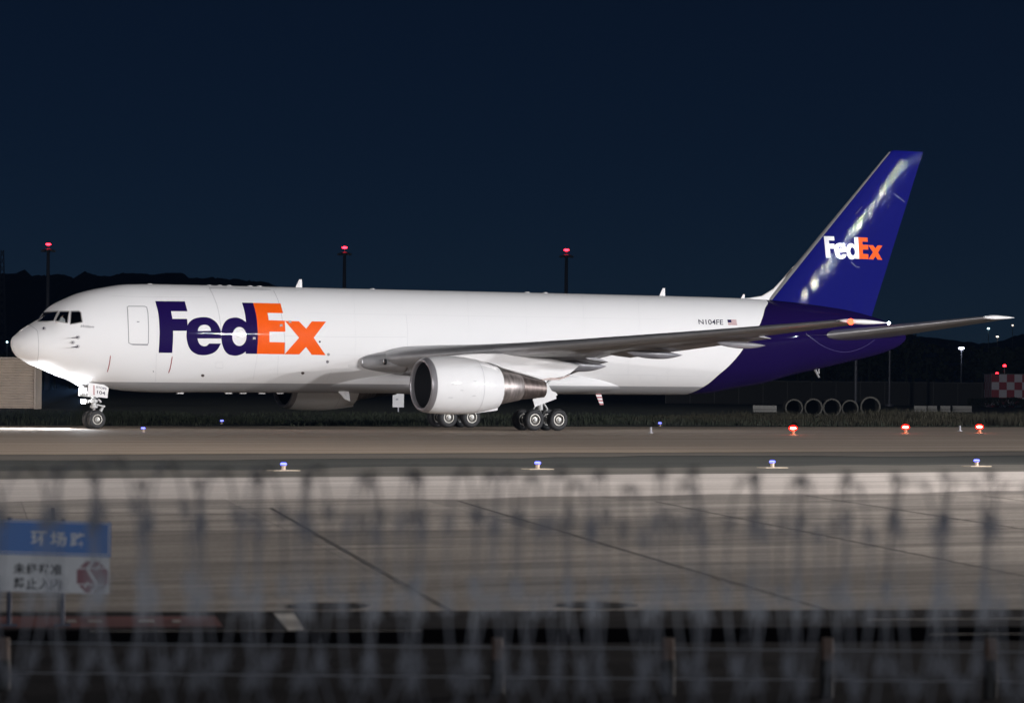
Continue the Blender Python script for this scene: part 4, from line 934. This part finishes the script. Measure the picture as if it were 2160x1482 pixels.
# red and white chequered hut with obstruction lamps
M['chq_red'] = mat('chequer_red', (.28, .03, .05), .5); M['chq_white'] = mat('chequer_white', (.52, .50, .55), .5); M['obs_red'] = glow('obstruction_lamp', (1, .012, .02), 16)
p = depth(2091, 850, 385); r = empty('chequered_hut', (p.x, p.y, 0), 'red and white chequered equipment hut at the right edge', 'hut', rz=VANG)
q = 16.2/FPX*385; ztop = CAM.z+(814.5-790)/FPX*385; mb = MB()
for i in range(9):
    for j in range(5):
        z1 = ztop-j*q; z0 = max(0, z1-q)
        if z1 <= .02: continue
        mb.add([(i*q, 0, z0), ((i+1)*q, 0, z0), ((i+1)*q, 0, z1), (i*q, 0, z1)], [(0, 1, 2, 3)], (i+j) % 2)
        mb.add([(0, i*q*.7, z0), (0, (i+1)*q*.7, z0), (0, (i+1)*q*.7, z1), (0, i*q*.7, z1)], [(3, 2, 1, 0)], (i+j+1) % 2)
mb.make('wall', [M['chq_red'], M['chq_white']], r); MB().box((4.5*q, 3.2*q, ztop+.05), (9.2*q, 6.5*q, .1)).make('roof', M['roofgrey'], r)
def mast_lamp(px, py, Z, base_z, name, label, parent_mat=None, rad=.10, pole=.05):
    a = depth(px, py, Z); r = empty(name, (a.x, a.y, 0), label, 'lamp mast', 'lamps in the distance' if False else None)
    MB().bar((0, 0, base_z), (0, 0, a.z-rad), pole, pole*.8, 8).make('pole', M['marker'], r, True)
    return r, a
for (px, py, lb) in ((2103,788,'red obstruction lamp just above the chequered hut roof'), (2119,771.5,'red obstruction lamp on a thin pole above the chequered hut')):
    a = depth(px, py, 386.5); r = empty('obstruction_lamp', (a.x, a.y, ztop if py > 780 else ztop), lb, 'obstruction lamp', 'red lamps on the hut')
    hz = a.z-ztop; MB().bar((0, 0, 0), (0, 0, hz-.1), .04, .03, 8).box((0, 0, hz-.13), (.5, .3, .04)).make('pole', M['marker'], r); MB().lathe([(.16, -.1), (.2, 0), (.16, .12), (.002, .17)], (0, 0, hz), n=14).make('lamp', M['obs_red'], r, True)
def hedge(name, px0, px1, Z, ytop, label):
    mb = MB(); rr = random.Random(int(px0)); a = depth(px0, 850, Z); b = depth(px1, 850, Z); ht = CAM.z-(ytop-814)/FPX*Z
    n = int((b-a).length*420)
    for i in range(n):
        u = rr.random(); c = a.lerp(b, u)+VF*rr.uniform(-.7, .7); hh = ht*(.86+.28*mnoise.noise(Vector((u*(b-a).length*.5, 1, 2)))); z = hh*math.sqrt(rr.random()); q = Vector((c.x, c.y, z)); s_ = rr.uniform(.05, .14)
        d = Vector((rr.gauss(0, 1), rr.gauss(0, 1), rr.gauss(0, 1))).normalized(); e = d.orthogonal().normalized(); f = d.cross(e)
        mb.add([q+e*s_, q+f*s_*.6, q-e*s_, q-f*s_*.6], [(0, 1, 2, 3)])
    o = mb.make(name, M['leaf_hedge'], None, False); return tag(o, label, 'hedge')
M['leaf_hedge'] = mat('hedge_leaves', (.020, .024, .012), .9)
hedge('hedge', 2040, 2240, 372, 836, 'low dark hedge in front of the chequered hut')
# high masts with red lamps
M['mast'] = mat('galvanised_mast', (.13, .135, .155), .5, metal=.3)
M['mast_red'] = glow('mast_obstruction_lamp', (1, .015, .03), 14)
for (px, py, lb) in ((102,515,'tall floodlight mast with red top lamp, behind the nose'), (727,522,'tall floodlight mast with red top lamp, behind the forward fuselage'), (1195,527,'tall floodlight mast with red top lamp, behind the mid fuselage')):
    a = depth(px, py, 640); r = empty('high_mast', (a.x, a.y, 0), lb, 'mast', 'high masts with red lamps', VANG)
    MB().bar((0, 0, 0), (0, 0, a.z-.9), .55, .30, 14).make('pole', M['mast'], r, True)
    MB().lathe([(.3, a.z-1.5), (1.15, a.z-1.3), (1.15, a.z-1.1), (.3, a.z-.9)], n=20).make('head_frame', M['mast'], r, True)
    for k in range(8): MB().box((1.2*math.cos(k*.785), 1.2*math.sin(k*.785), a.z-1.35), (.4, .4, .35)).make('floodlight', M['roofgrey'], r)
    MB().bar((0, 0, a.z-.9), (0, 0, a.z-.3), .06, .06, 8).lathe([(.25, a.z-.22), (.5, a.z-.1), (.55, a.z+.0), (.4, a.z+.14), (.002, a.z+.2)], n=14, mi=1).make('red_lamp', [M['mast'], M['mast_red']], r, True)
# lattice tower far left
a = depth(5, 527, 900); r = empty('lattice_tower', (a.x, a.y, 0), 'thin dark lattice tower on the hill at the left edge', 'tower', rz=VANG); mb = MB(); Hh = a.z
for s in ((-1, -1), (1, -1), (1, 1), (-1, 1)): mb.bar((s[0]*1.6, s[1]*1.6, 0), (s[0]*.35, s[1]*.35, Hh), .09, .07, 6)
for k in range(18):
    z0 = Hh*k/18; z1 = Hh*(k+1)/18; w0 = lerp(1.6, .35, k/18); w1 = lerp(1.6, .35, (k+1)/18)
    for s in (-1, 1): mb.bar((-w0, s*w0, z0), (w1, s*w1, z1), .05, .05, 5).bar((w0, s*w0, z0), (-w1, s*w1, z1), .05, .05, 5).bar((s*w0, -w0, z0), (s*w1, w1, z1), .05, .05, 5)
mb.make('lattice_frame', M['mast'], r)
# poles and street lamps on the right
for (px, y0, Z, rw, lb) in ((1806,700,372,.17,'pale grey pole under the tail cone, the nearer of two'), (1877,705,380,.12,'dim grey pole under the tail tip, the thinner of two')):
    a = depth(px, y0, Z); o = MB().bar((0, 0, 0), (0, 0, a.z), rw*1.15, rw, 12).lathe([(.5, 0), (.5, .25), (.2, .3)], n=12).bar((0,0,a.z-.3),(1.1,0,a.z+.1),.05,.04,6).make('utility_pole', M['mast'], None, True, (a.x, a.y, 0), 40); o.rotation_euler.z = VANG
    tag(o, lb, 'pole', 'poles behind the tail')
M['lamp_far'] = glow('street_lamp_lens', (.75, .80, 1), 14); M['lamp_cyan'] = glow('cyan_lamp_lens', (.55, .9, 1), 6); M['lamp_warm'] = glow('warm_lamp_lens', (1, .85, .7), 2.5)
for (px, py, Z, m, s, lb) in ((2028,734.5,470,'lamp_far',1,'bright white street lamp on a dark pole right of the tailplane'), (2085,693,820,'lamp_cyan',.8,'small pale cyan lamp far right, below the tailplane tip'), (2104,710,800,'lamp_warm',.9,'small warm lamp far right, above the hut'), (2136,686,900,'lamp_warm',.6,'faint lamp at the far right beside the tailplane tip'), (15,721.5,620,'lamp_cyan',.42,'small pale lamp just ahead of the nose')):
    a = depth(px, py, Z); r = empty('street_lamp', (a.x, a.y, 0), lb, 'street lamp', 'distant street lamps', VANG)
    MB().bar((0, 0, 0), (0, 0, a.z-.1), .12, .08, 8).bar((0, 0, a.z-.15), (.3, 0, a.z), .07, .06, 8).make('pole', M['mast'], r, True)
    MB().lathe([(.002, -.16), (.32*s, -.1), (.42*s, .02), (.3*s, .16), (.002, .2)], (.3*0, 0, a.z), n=16).make('lamp_head', M[m], r, True)
# tree belt and hills
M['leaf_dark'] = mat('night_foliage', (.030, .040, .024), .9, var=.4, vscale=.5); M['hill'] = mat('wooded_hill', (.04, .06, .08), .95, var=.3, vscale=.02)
def tree_belt():
    mb = MB(); rr = random.Random(3)
    for i in range(230):
        u = rr.uniform(-190, 190); px = 1080+u/720*FPX; c = CAM+VF*rr.uniform(640, 800)+VR*u
        top_ = interp([-400, 60, 300, 1500, 1850, 1960, 2060, 2200, 2600], [748, 752, 745, 715, 703, 712, 738, 716, 700], px)
        H_ = (813-top_)/FPX*720+2.5; H_ *= rr.uniform(.72, 1.0); w_ = rr.uniform(3.5, 6.5)
        for k in range(46):
            th = rr.uniform(0, 6.28); ph_ = rr.uniform(-.5, 1)*1.4; rad = rr.uniform(.55, 1)
            p = Vector((c.x+w_*rad*math.cos(th)*math.cos(ph_), c.y+w_*rad*math.sin(th)*math.cos(ph_), H_*.58+H_*.42*rad*math.sin(ph_))); s = rr.uniform(.5, 1.3)
            a = Vector((rr.gauss(0, 1), rr.gauss(0, 1), rr.gauss(0, 1))).normalized(); b = a.orthogonal().normalized(); d = a.cross(b)
            mb.add([p+b*s, p+d*s*.8, p-b*s*.9, p-d*s, p+a*s*.6], [(0, 1, 4), (1, 2, 4), (2, 3, 4), (3, 0, 4)])
        mb.bar((c.x, c.y, 0), (c.x, c.y, H_*.6), .4, .25, 6)
    return tag(mb.make('tree_belt', M['leaf_dark']), None, None, None, 'stuff')
tree_belt()
def hill(name, ridge, Z, deep, kind='structure'):
    """a wooded ridge with its own depth: foot, shoulder, crest and back slope"""
    P = []; xs_ = []
    x = ridge[0][0]
    while x <= ridge[-1][0]: xs_.append(x); x += 3.2
    rows = [(-1, 0), (-.6, .35), (-.3, .7), (-.12, .92), (0, 1), (.3, .8), (1, 0)]
    for r_, k in rows:
        for x in xs_:
            yy = interp([a for a, b in ridge], [b for a, b in ridge], x)
            n_ = mnoise.noise(Vector((x*.055, r_*3, 2)))*3.0+mnoise.noise(Vector((x*.21, r_*7, 8)))*2.6+mnoise.noise(Vector((x*.6, r_*9, 3)))*1.4
            q = depth(x, yy+(n_ if k > .5 else 0), Z); base = Vector((q.x, q.y, 0))+VF*r_*deep; P.append((base.x, base.y, -2+(q.z+2)*k))
    n = len(xs_); F = [(i*n+j, i*n+j+1, (i+1)*n+j+1, (i+1)*n+j) for i in range(len(rows)-1) for j in range(n-1)]
    return tag(MB().add(P, F).make(name, M['hill'], None, True), None, None, None, kind)
hill('hills', [(-700,640),(-300,590),(-60,574),(0,577),(36,577),(53,568.5),(63,580.6),(97,580.6),(126,578),(165,586.7),(180,572),(194,578),(231,583),(255,576),(304,576),(316,580),(345,576),(384,574.6),(398,586),(446,585.5),(489,588),(531,591.6),(567,596),(578,602),(640,622),(760,660),(1000,700),(1400,705),(1700,694),(1900,704),(2000,716),(2060,724),(2100,722),(2160,703),(2300,690),(2900,660)], 2400, 500)

# ================================================================== FOREGROUND: SIGN, BOLLARDS, RAZOR WIRE
M['sign_blue'] = mat('sign_blue', (.001, .115, .42), .45, var=.08, vscale=2); M['sign_white'] = mat('sign_white', (.58, .58, .60), .5, var=.08, vscale=2); M['sign_red'] = mat('sign_dark_red', (.20, .06, .085), .5); M['sign_ink'] = mat('sign_ink', (.012, .014, .02), .6); M['post_blue'] = mat('post_navy', (.015, .025, .06), .5)
SB = ground(132, 1320); Zs = (SB-CAM).dot(CF); KS = FPX/Zs; SA = math.atan2(-.344, .939)
sg = empty('road_sign', (SB.x, SB.y, 0), 'blue and white Chinese road sign on two posts beside the perimeter road', 'sign', rz=SA)
def sp(px, py, y=0.0): return Vector(((px-132)/KS/math.cos(R(9.4)), y, CAM.z-(py-(796.5)+(px-132)*.030)/KS))
def sbox(name, x0, x1, y0, y1, yd, th, m, par=None):
    P = [sp(x0, y1, yd), sp(x1, y1, yd), sp(x1, y0, yd), sp(x0, y0, yd)]
    return MB().prism([Vector((p.x, yd, p.z)) for p in P], (0, th, 0)).make(name, m, par or sg)
for px in (22, 132):
    q = sp(px, 1092+3); MB().bar((q.x, .06, 0), (q.x, .06, q.z), .024, .024, 12).bar((q.x-.03, .06, q.z-.06), (q.x+.03, .06, q.z-.06), .028).make('post', M['post_blue'], sg, True, angle=40)
    MB().box((q.x, .06, .01), (.16, .16, .02)).make('base_plate', M['post_blue'], sg)
bp_ = sbox('blue_panel', -76, 230, 1099, 1172, 0, .025, M['sign_blue']); wp_ = sbox('white_panel', -76, 228, 1172.6, 1250, 0, .022, M['sign_white'])
for (x0, x1, y0, y1) in ((-73,227,1101,1103),(-73,227,1166.5,1168.5),(225,227,1103,1166.5)): sbox('border', x0, x1, y0, y1, -.004, .002, M['sign_white'], bp_)
def stext(s, x0, x1, y0, y1, m, par, **k):
    g = quad_px((x0, y0), (x1, y0), (x0, y1), (x1, y1))
    def fn(u, v): q = g(u, v); p = sp(*q); return Vector((p.x, -.007, p.z))
    return text_map('lettering', s, fn, m, par, **k)
for s, a in (('环', 65), ('场', 105.5), ('路', 146)): stext(s, a, a+32.5, 1122, 1152, M['sign_white'], bp_, bold=.022)
for s, yy in (('未经批准', 1189.5), ('禁止入内', 1220)):
    for i, c in enumerate(s): stext(c, 30+i*25.6, 30+i*25.6+23.4, yy, yy+23.5, M['sign_ink'], wp_, bold=.03)
oc = [sp(192.5+35*math.cos(R(22.5+45*k)), 1215+36*math.sin(R(22.5+45*k))) for k in range(8)]
ob = MB().prism([Vector((p.x, -.006, p.z)) for p in oc], (0, .004, 0)).make('emblem', M['sign_red'], wp_)
mb = MB()
def ebar(a, b, w_):
    q = stripe_poly([(a[0]/5.93, 1050+5+a[1]/5.93), (b[0]/5.93, 1050+5+b[1]/5.93)], w_); mb.add([Vector((sp(*p).x, -.009, sp(*p).z)) for p in q], [tuple(range(4))])
for a, b, w_ in (((1150,745),(1075,845),5),((1075,845),(1195,1035),5.5),((1195,1035),(1125,1145),5),((955,845),(1295,830),2.6),((960,1045),(1290,1035),2.6),((1180,865),(1240,790),3.5),((1040,1085),(1085,1010),3.5)): ebar(a, b, w_)
mb.make('emblem_bars', M['sign_white'], wp_)
# short roadside posts with wires
M['post_brown'] = mat('post_reddish', (.085, .055, .044), .7, var=.3, vscale=8); M['post_black'] = mat('post_black', (.01, .01, .011), .7); M['wire'] = mat('bare_wire', (.40, .41, .44), .4, metal=.6)
for px, lb in ((8,'short reddish roadside post at the left edge below the sign'),(1050,'short reddish roadside post near the picture middle'),(1410,'short reddish roadside post right of the middle, second from it'),(1745,'short reddish roadside post, second from the right edge'),(2090,'short reddish roadside post at the right edge')):
    Zp = 26.0; a = CAM+ray(px, 1345)*Zp; r = empty('roadside_post', (a.x, a.y, 0), lb, 'post', 'short roadside posts', SA)
    MB().bar((0, 0, .0), (0, 0, a.z-.17), .055, .055, 14).make('lower_sleeve', M['post_black'], r, True, angle=40); MB().bar((0, 0, a.z-.17), (0, 0, a.z), .05, .048, 14).make('upper_band', M['post_brown'], r, True, angle=40)
for z_, lb in ((CAM.z-(1365-806)/FPX*27, 'upper bare wire strung along the roadside posts'), (CAM.z-(1428-806)/FPX*27, 'lower bare wire strung along the roadside posts')):
    a = CAM+VF*27; tag(MB().bar(Vector((a.x, a.y, z_))-VR*9, Vector((a.x, a.y, z_))+VR*9, .0045, .0045, 6).make('roadside_wire', M['wire']), lb, 'wire', 'wires along the roadside posts')
# security fence topped by razor wire
M['razor'] = mat('galvanised_razor_wire', (.14, .145, .17), .5); M['rail'] = mat('fence_tube', (.16, .17, .18), .5, metal=.3)
c0 = CAM+VF*11.4; fr_ = empty('security_fence', (c0.x, c0.y, 0), 'security fence close to the camera topped with blurred coils of razor wire', 'fence', rz=VANG)
def coil(x0, x1, zc, rad, pitch, hand, seed):
    mb = MB(); rr = random.Random(seed); pts = []; n = 40; turns = (x1-x0)/pitch; N = int(turns*n)
    for i in range(N+1):
        t_ = i/n; k = int(t_); wob = mnoise.noise(Vector((t_*.35, seed, 0))); rj = rad*(1+.07*wob); a = 2*math.pi*t_*hand
        pts.append(Vector((x0+pitch*t_+.05*mnoise.noise(Vector((t_*.9, seed, 5)))+.075*hand*math.cos(a+wob), rj*math.cos(a)*.95, zc+.03*wob+rj*math.sin(a))))
    P = []; F = []
    for i, p in enumerate(pts):                  # flat ribbon plus barbs
        tn = (pts[min(N, i+1)]-pts[max(0, i-1)]).normalized(); rad_ = Vector((0, p.y, p.z-zc)).normalized(); sd = tn.cross(rad_).normalized(); hw = .0038
        P += [p+sd*hw, p-sd*hw]
        if i: F.append((2*i-2, 2*i-1, 2*i+1, 2*i))
    mb.add(P, F)
    for i in range(0, N, 4):
        p = pts[i]; tn = (pts[min(N, i+1)]-pts[max(0, i-1)]).normalized(); rad_ = Vector((0, p.y, p.z-zc)).normalized(); sd = tn.cross(rad_).normalized()
        for s in (-1, 1): mb.add([p+sd*s*.008-tn*.03, p+sd*s*.026-tn*.034, p+sd*s*.012, p+sd*s*.026+tn*.034, p+sd*s*.008+tn*.03], [(0, 1, 2), (2, 3, 4), (0, 2, 4)])
    return mb.make('razor_wire_coil', M['razor'], fr_)
coil(-2.6, 2.7, 1.75, .45, .17, 1, 1); coil(-2.55, 2.6, 1.73, .44, .19, -1, 2)
for z in (1.30,): MB().bar((-3.2, 0, z), (3.2, 0, z), .03, .03, 12).make('top_rail', M['rail'], fr_, True, angle=40)
for x in (-3, -1, 1, 3): MB().bar((x, 0, 0), (x, 0, 1.32), .03, .03, 12).make('fence_post', M['rail'], fr_, True, angle=40)
mb = MB()
for i in range(43):
    x = -3.2+i*.15; mb.bar((x, 0, .08), (x, 0, 1.30), .004, .004, 4)
for k in range(7): mb.bar((-3.2, 0, .1+k*.19), (3.2, 0, .1+k*.19), .004, .004, 4)
mb.make('mesh_panel', M['rail'], fr_)

# ================================================================== APRON FLOODLIGHT MASTS
# the floodlight masts of the apron behind the photographer, placed from light and reflections on the aircraft; the last two are added
M['flood'] = glow('floodlight_lens', (1, .96, .93), 40)
def flood_mast(x, y, h, aim, power, ang, col, label):
    r = empty('floodlight_mast', (x, y, 0), label, 'floodlight mast', 'apron floodlight masts')
    MB().bar((0, 0, 0), (0, 0, h), .35, .18, 14).make('pole', M['mast'], r, True)
    d = (Vector(aim)-Vector((x, y, h))).normalized(); az = math.atan2(d.y, d.x); s = Vector((-math.sin(az), math.cos(az), 0))
    MB().bar(s*-2.2+Vector((0, 0, h)), s*2.2+Vector((0, 0, h)), .08, .08, 8).make('crossbar', M['mast'], r, True)
    for k in (-1.8, -.6, .6, 1.8):
        c = s*k+Vector((0, 0, h+.35)); rt = d.to_track_quat('X', 'Z').to_matrix()
        MB().box(c, (.3, .62, .46), 0, rt).box(c+d*.153, (.004, .54, .38), 1, rt).make('floodlight', [M['roofgrey'], M['flood']], r)
        spot('floodlight_beam', Vector((x, y, 0))+c+d*.35, Vector(aim)+s*k*3, power/4, ang, .6, col, .6)
PW = 4.6e5
flood_mast(78, -150, 23, (18, 0, 3), PW*.80, 80, (1, .968, .975), 'floodlight mast right of the photographer, nearest of the row')
flood_mast(128, -152, 23, (30, 0, 4), PW*.95, 80, (1, .965, .97), 'floodlight mast right of the photographer, middle of the row')
flood_mast(166, -150, 25, (45, 0, 7), PW*.8, 80, (.90, .94, 1), 'floodlight mast right of the photographer, farthest of the row')
flood_mast(207, -152, 27, (50, 0, 12), PW*.7, 60, (.80, .88, 1), 'tallest floodlight mast at the far right end of the row')
flood_mast(-125, -95, 20, (12, 0, 3), PW*.95, 80, (1, .97, .985), 'floodlight mast left of the photographer')
flood_mast(30, -112, 17, (-22, -84, 0), 2.4e5, 100, (1, .915, .86), 'added floodlight mast brightening the apron, right of the photographer')  # extra mast, added to brighten the apron
flood_mast(-82, -192, 12, (-44, -119, 0), 5.4e4, 40, (.9, .94, 1), 'added short lamp mast lighting the sign, behind the photographer')  # extra lamp, added to light the road sign and razor wire

# ================================================================== NIGHT HAZE
hm = bpy.data.materials.new('haze'); hm.use_nodes = True; t = hm.node_tree; t.nodes.clear()
pv = t.nodes.new('ShaderNodeVolumePrincipled'); pv.inputs['Color'].default_value = (.28, .52, 1, 1); pv.inputs['Density'].default_value = 0.00004; pv.inputs['Anisotropy'].default_value = .3
oo = t.nodes.new('ShaderNodeOutputMaterial'); t.links.new(pv.outputs[0], oo.inputs['Volume'])
tag(MB().box((0, 900, 150), (9000, 5000, 304)).make('haze', hm), None, None, None, 'stuff')
cy.volume_bounces = 0
